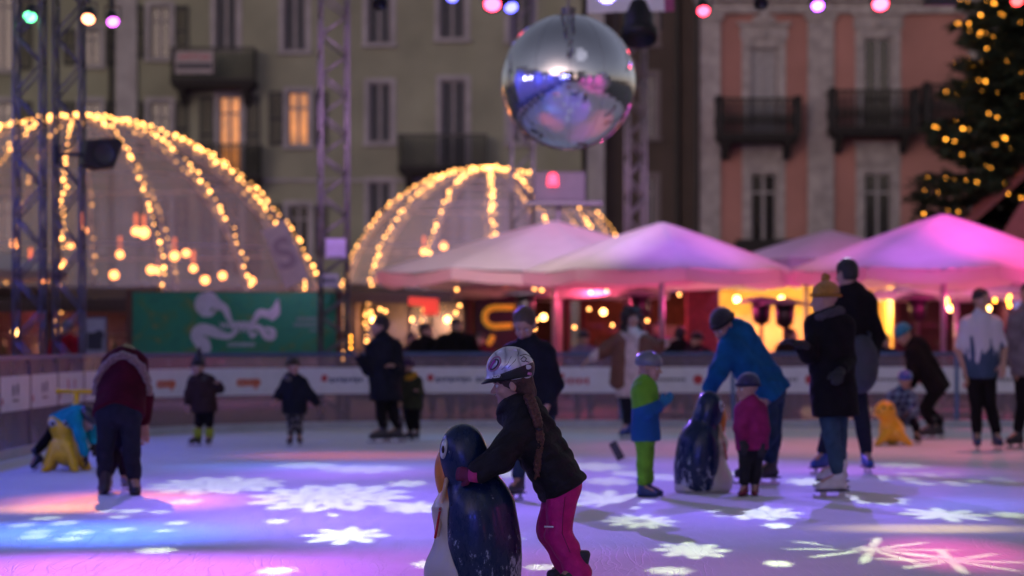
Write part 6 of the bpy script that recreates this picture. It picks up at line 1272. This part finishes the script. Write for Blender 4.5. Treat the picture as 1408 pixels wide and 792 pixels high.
projector('wash_lamp', (-5.2, 29.2, 5.6), [(g(180,690,230,20), (1.,.22,.07), .7, .8), (g(60,700,120,10), (1.,.4,.12), .4, .9), (g(470,627,200,9), (1.,.16,.25), .6, .85), (g(120,735,330,24), (.05,.16,.95), .8, .75), (g(420,642,300,11), (.05,.2,.9), .5, .8), (g(170,785,460,32), (.4,.08,.75), .65, .7), (g(380,720,260,20), (.12,.16,.8), .25, .9)], [], aim=(-3,18,0))
projector('wash_lamp', (5.6, 29.2, 5.6), [(g(1250,618,360,22), (.95,.2,.25), .5, .7), (g(1270,727,200,9), (.75,.55,.12), .28, .8), (g(930,618,220,18), (.6,.12,.5), .4, .8), (g(740,600,330,12), (.06,.2,.5), .5, .8), (g(650,625,130,9), (.9,.15,.35), .35, .8), (g(1060,640,260,14), (.3,.06,.6), .3, .8)], [], aim=(3,22,0))
# coloured lamps on the parasols, facades and towers (stage lamps on the same truss and on the stalls)
def spot(name, loc, aim, colr, e, size=40, blend=.8, rad=.05):
    l = bpy.data.lights.new(name, 'SPOT'); l.energy = e; l.color = colr; l.spot_size = math.radians(size); l.spot_blend = blend; l.shadow_soft_size = rad
    o = bpy.data.objects.new(name, l); COL.objects.link(o); o.location = loc; o.rotation_euler = (Vector(aim)-Vector(loc)).to_track_quat('-Z', 'Y').to_euler(); return o
spot('stage_lamp_beam', (3.2,30.45,5.8), (PX(905,41.5),41.5,2.9), (.45,.14,1.), 5500, 30); spot('stage_lamp_beam', (3.6,30.45,5.8), (PX(1060,41),41,2.6), (1.,.25,.3), 3000, 24)
spot('stage_lamp_beam', (6.4,30.45,5.8), (PX(1240,40),40,2.8), (.55,.12,1.), 5000, 26); spot('stage_lamp_beam', (8.2,30.45,5.8), (PX(1400,40),40,2.8), (1.,.05,.4), 10000, 28)
spot('stage_lamp_beam', (.4,30.45,5.8), (PX(740,43),43,2.9), (1,.75,.7), 6000, 34); spot('stage_lamp_beam', (1.2,30.45,5.8), (PX(820,42),42,2.9), (.25,.2,1.), 1200, 20)
spot('stage_lamp_beam', (-.6,31.4,6.4), (PX(620,YB),YB,9), (.4,.2,1.), 3500, 26); spot('stage_lamp_beam', (-2.6,31.4,6.2), (PX(459,36.2),36.2,4.5), (.7,.35,.8), 1500, 50)
spot('stage_lamp_beam', (1.2,31.4,6.4), (PX(800,47),47,5.5), (.6,.25,.8), 2000, 40); spot('stage_lamp_beam', (-4.6,26,6.2), (-5.6,30,3), (.4,.4,.8), 8, 60)
# pink lamps under the parasols
for px, Y, e, c in ((770,43.2,200,(1,.08,.2)), (910,39.3,130,(1,.07,.3)), (1297,39.5,260,(1,.04,.28)), (1230,44,14,(1,.1,.3)), (-8,42,6,(1,.1,.15)), (770,46,16,(1,.1,.35)), (960,50,16,(.7,.15,1)), (1315,45,14,(1,.05,.4)), (1400,50,30,(.35,.45,1.))): plight('parasol_lamp', (PX(px,Y)+.7, Y+.6, PZ(405,Y) if Y > 43 else 1.9), c, e, .2)
# ---------------------------------------------------------------- the stage behind the camera, seen in the mirror ball
r = thing('stage', 'blue-lit concert stage with curved white roof opposite the rink', 'stage', (-6,-16,0))
b = MB(); b.bb(-6,6,-4,4,-.008,1.0,.02); b.build('platform', blackm, r); b = MB(); b.bb(-6,6,-4.2,-4.1,1.001,6); b.build('backcloth', M('stage_white', (.6,.6,.65), .8), r)
b = MB()
for i in range(12):
    t0, t1 = i/12*PI, (i+1)/12*PI; b.face([(-6.2*math.cos(t0),4.2,6+1.6*math.sin(t0)), (-6.2*math.cos(t1),4.2,6+1.6*math.sin(t1)), (-6.2*math.cos(t1),-4.3,6+1.6*math.sin(t1)), (-6.2*math.cos(t0),-4.3,6+1.6*math.sin(t0))])
b.build('roof', M('stage_white'), r); b = MB(); [b.cyl((x,y,1), (x,y,6), .15) for x in (-6,6) for y in (-4,4)]; b.build('column', alu, r)
b = MB(); [b.sph((-5.5+i*1.,4.1,5.9), .16, 10) for i in range(12)]; b.build('lamp', M('stage_lamp_white', (.6,.6,1), .4, emit=(.55,.55,1.), es=30.), r, True)
r = thing('ball_reflection_tent', 'long unseen marquee at the left, added to put blue into the mirror ball reflection', 'tent', (-11.2,14,0))  # unseen tent added so the ball has a large blue surface to reflect
b = MB(); b.bb(-2,2,-15,15,-.008,6.); b.build('wall', M('stage_white'), r); b = MB(); b.face([(-2.2,-15.1,6.), (2.2,-15.1,6.), (2.2,15.1,6.), (-2.2,15.1,6.)]); [b.face([(s*2.2,-15.1,6.01), (s*2.2,15.1,6.01), (0,15.1,8.), (0,-15.1,8.)]) for s in (-1,1)]; b.build('roof', M('stage_white'), r)
b = MB(); [b.sph((2.3,-13+i*2,4.6), .12, 10) for i in range(14)]; b.build('lamp', M('stage_lamp_white', (.6,.6,1), .4, emit=(.55,.55,1.), es=30.), r, True)
[spot('ball_reflection_flood', (-7.6,yy,6.4), (-9.2,yy,2.8), (.03,.05,1.), 1200, 150, rad=.3) for yy in (3,11,19,27)]  # added blue floods that colour the unseen tent wall
r = thing('ball_reflection_tent', 'unseen marquee at the right, added to put magenta into the mirror ball reflection', 'tent', (14.5,9,0))  # second unseen tent, added for a magenta side in the ball
b = MB(); b.bb(-2,2,-12,12,-.008,4.6); b.build('wall', M('stage_white'), r); b = MB(); b.face([(-2.2,-12.1,4.6), (2.2,-12.1,4.6), (2.2,12.1,4.6), (-2.2,12.1,4.6)]); [b.face([(s*2.2,-12.1,4.61), (s*2.2,12.1,4.61), (0,12.1,6.6), (0,-12.1,6.6)]) for s in (-1,1)]; b.build('roof', M('stage_white'), r)
[spot('ball_reflection_flood', (11,yy,5.2), (12.5,yy,2.2), (.8,.04,.35), 700, 150, rad=.3) for yy in (1,9,17)]  # magenta floods added only for the reflected tent wall
plight('stage_blue_light', (-9,-15,4.5), (.04,.06,1.), 900, .3); plight('stage_blue_light', (-3,-15,4.5), (.04,.06,1.), 900, .3); plight('stage_blue_light', (-6,-11.2,5.5), (.06,.08,1.), 400, .3)
for lb, x, y, c in (('white parasol lit magenta on the terrace opposite, left', -1.5,-9,(1,.06,.2)), ('white parasol lit magenta on the terrace opposite, right', 5,-8,(1,.1,.35))):
    rr_ = parasol(lb, CX, 10, 2.6, 400, 430, .2); rr_.location = (x, y, 0); rr_['group'] = 'parasols on the terrace opposite'; rr_.scale = (1,1,1.9); plight('parasol_lamp', (x+.2,y,2.3), c, 40, .1)
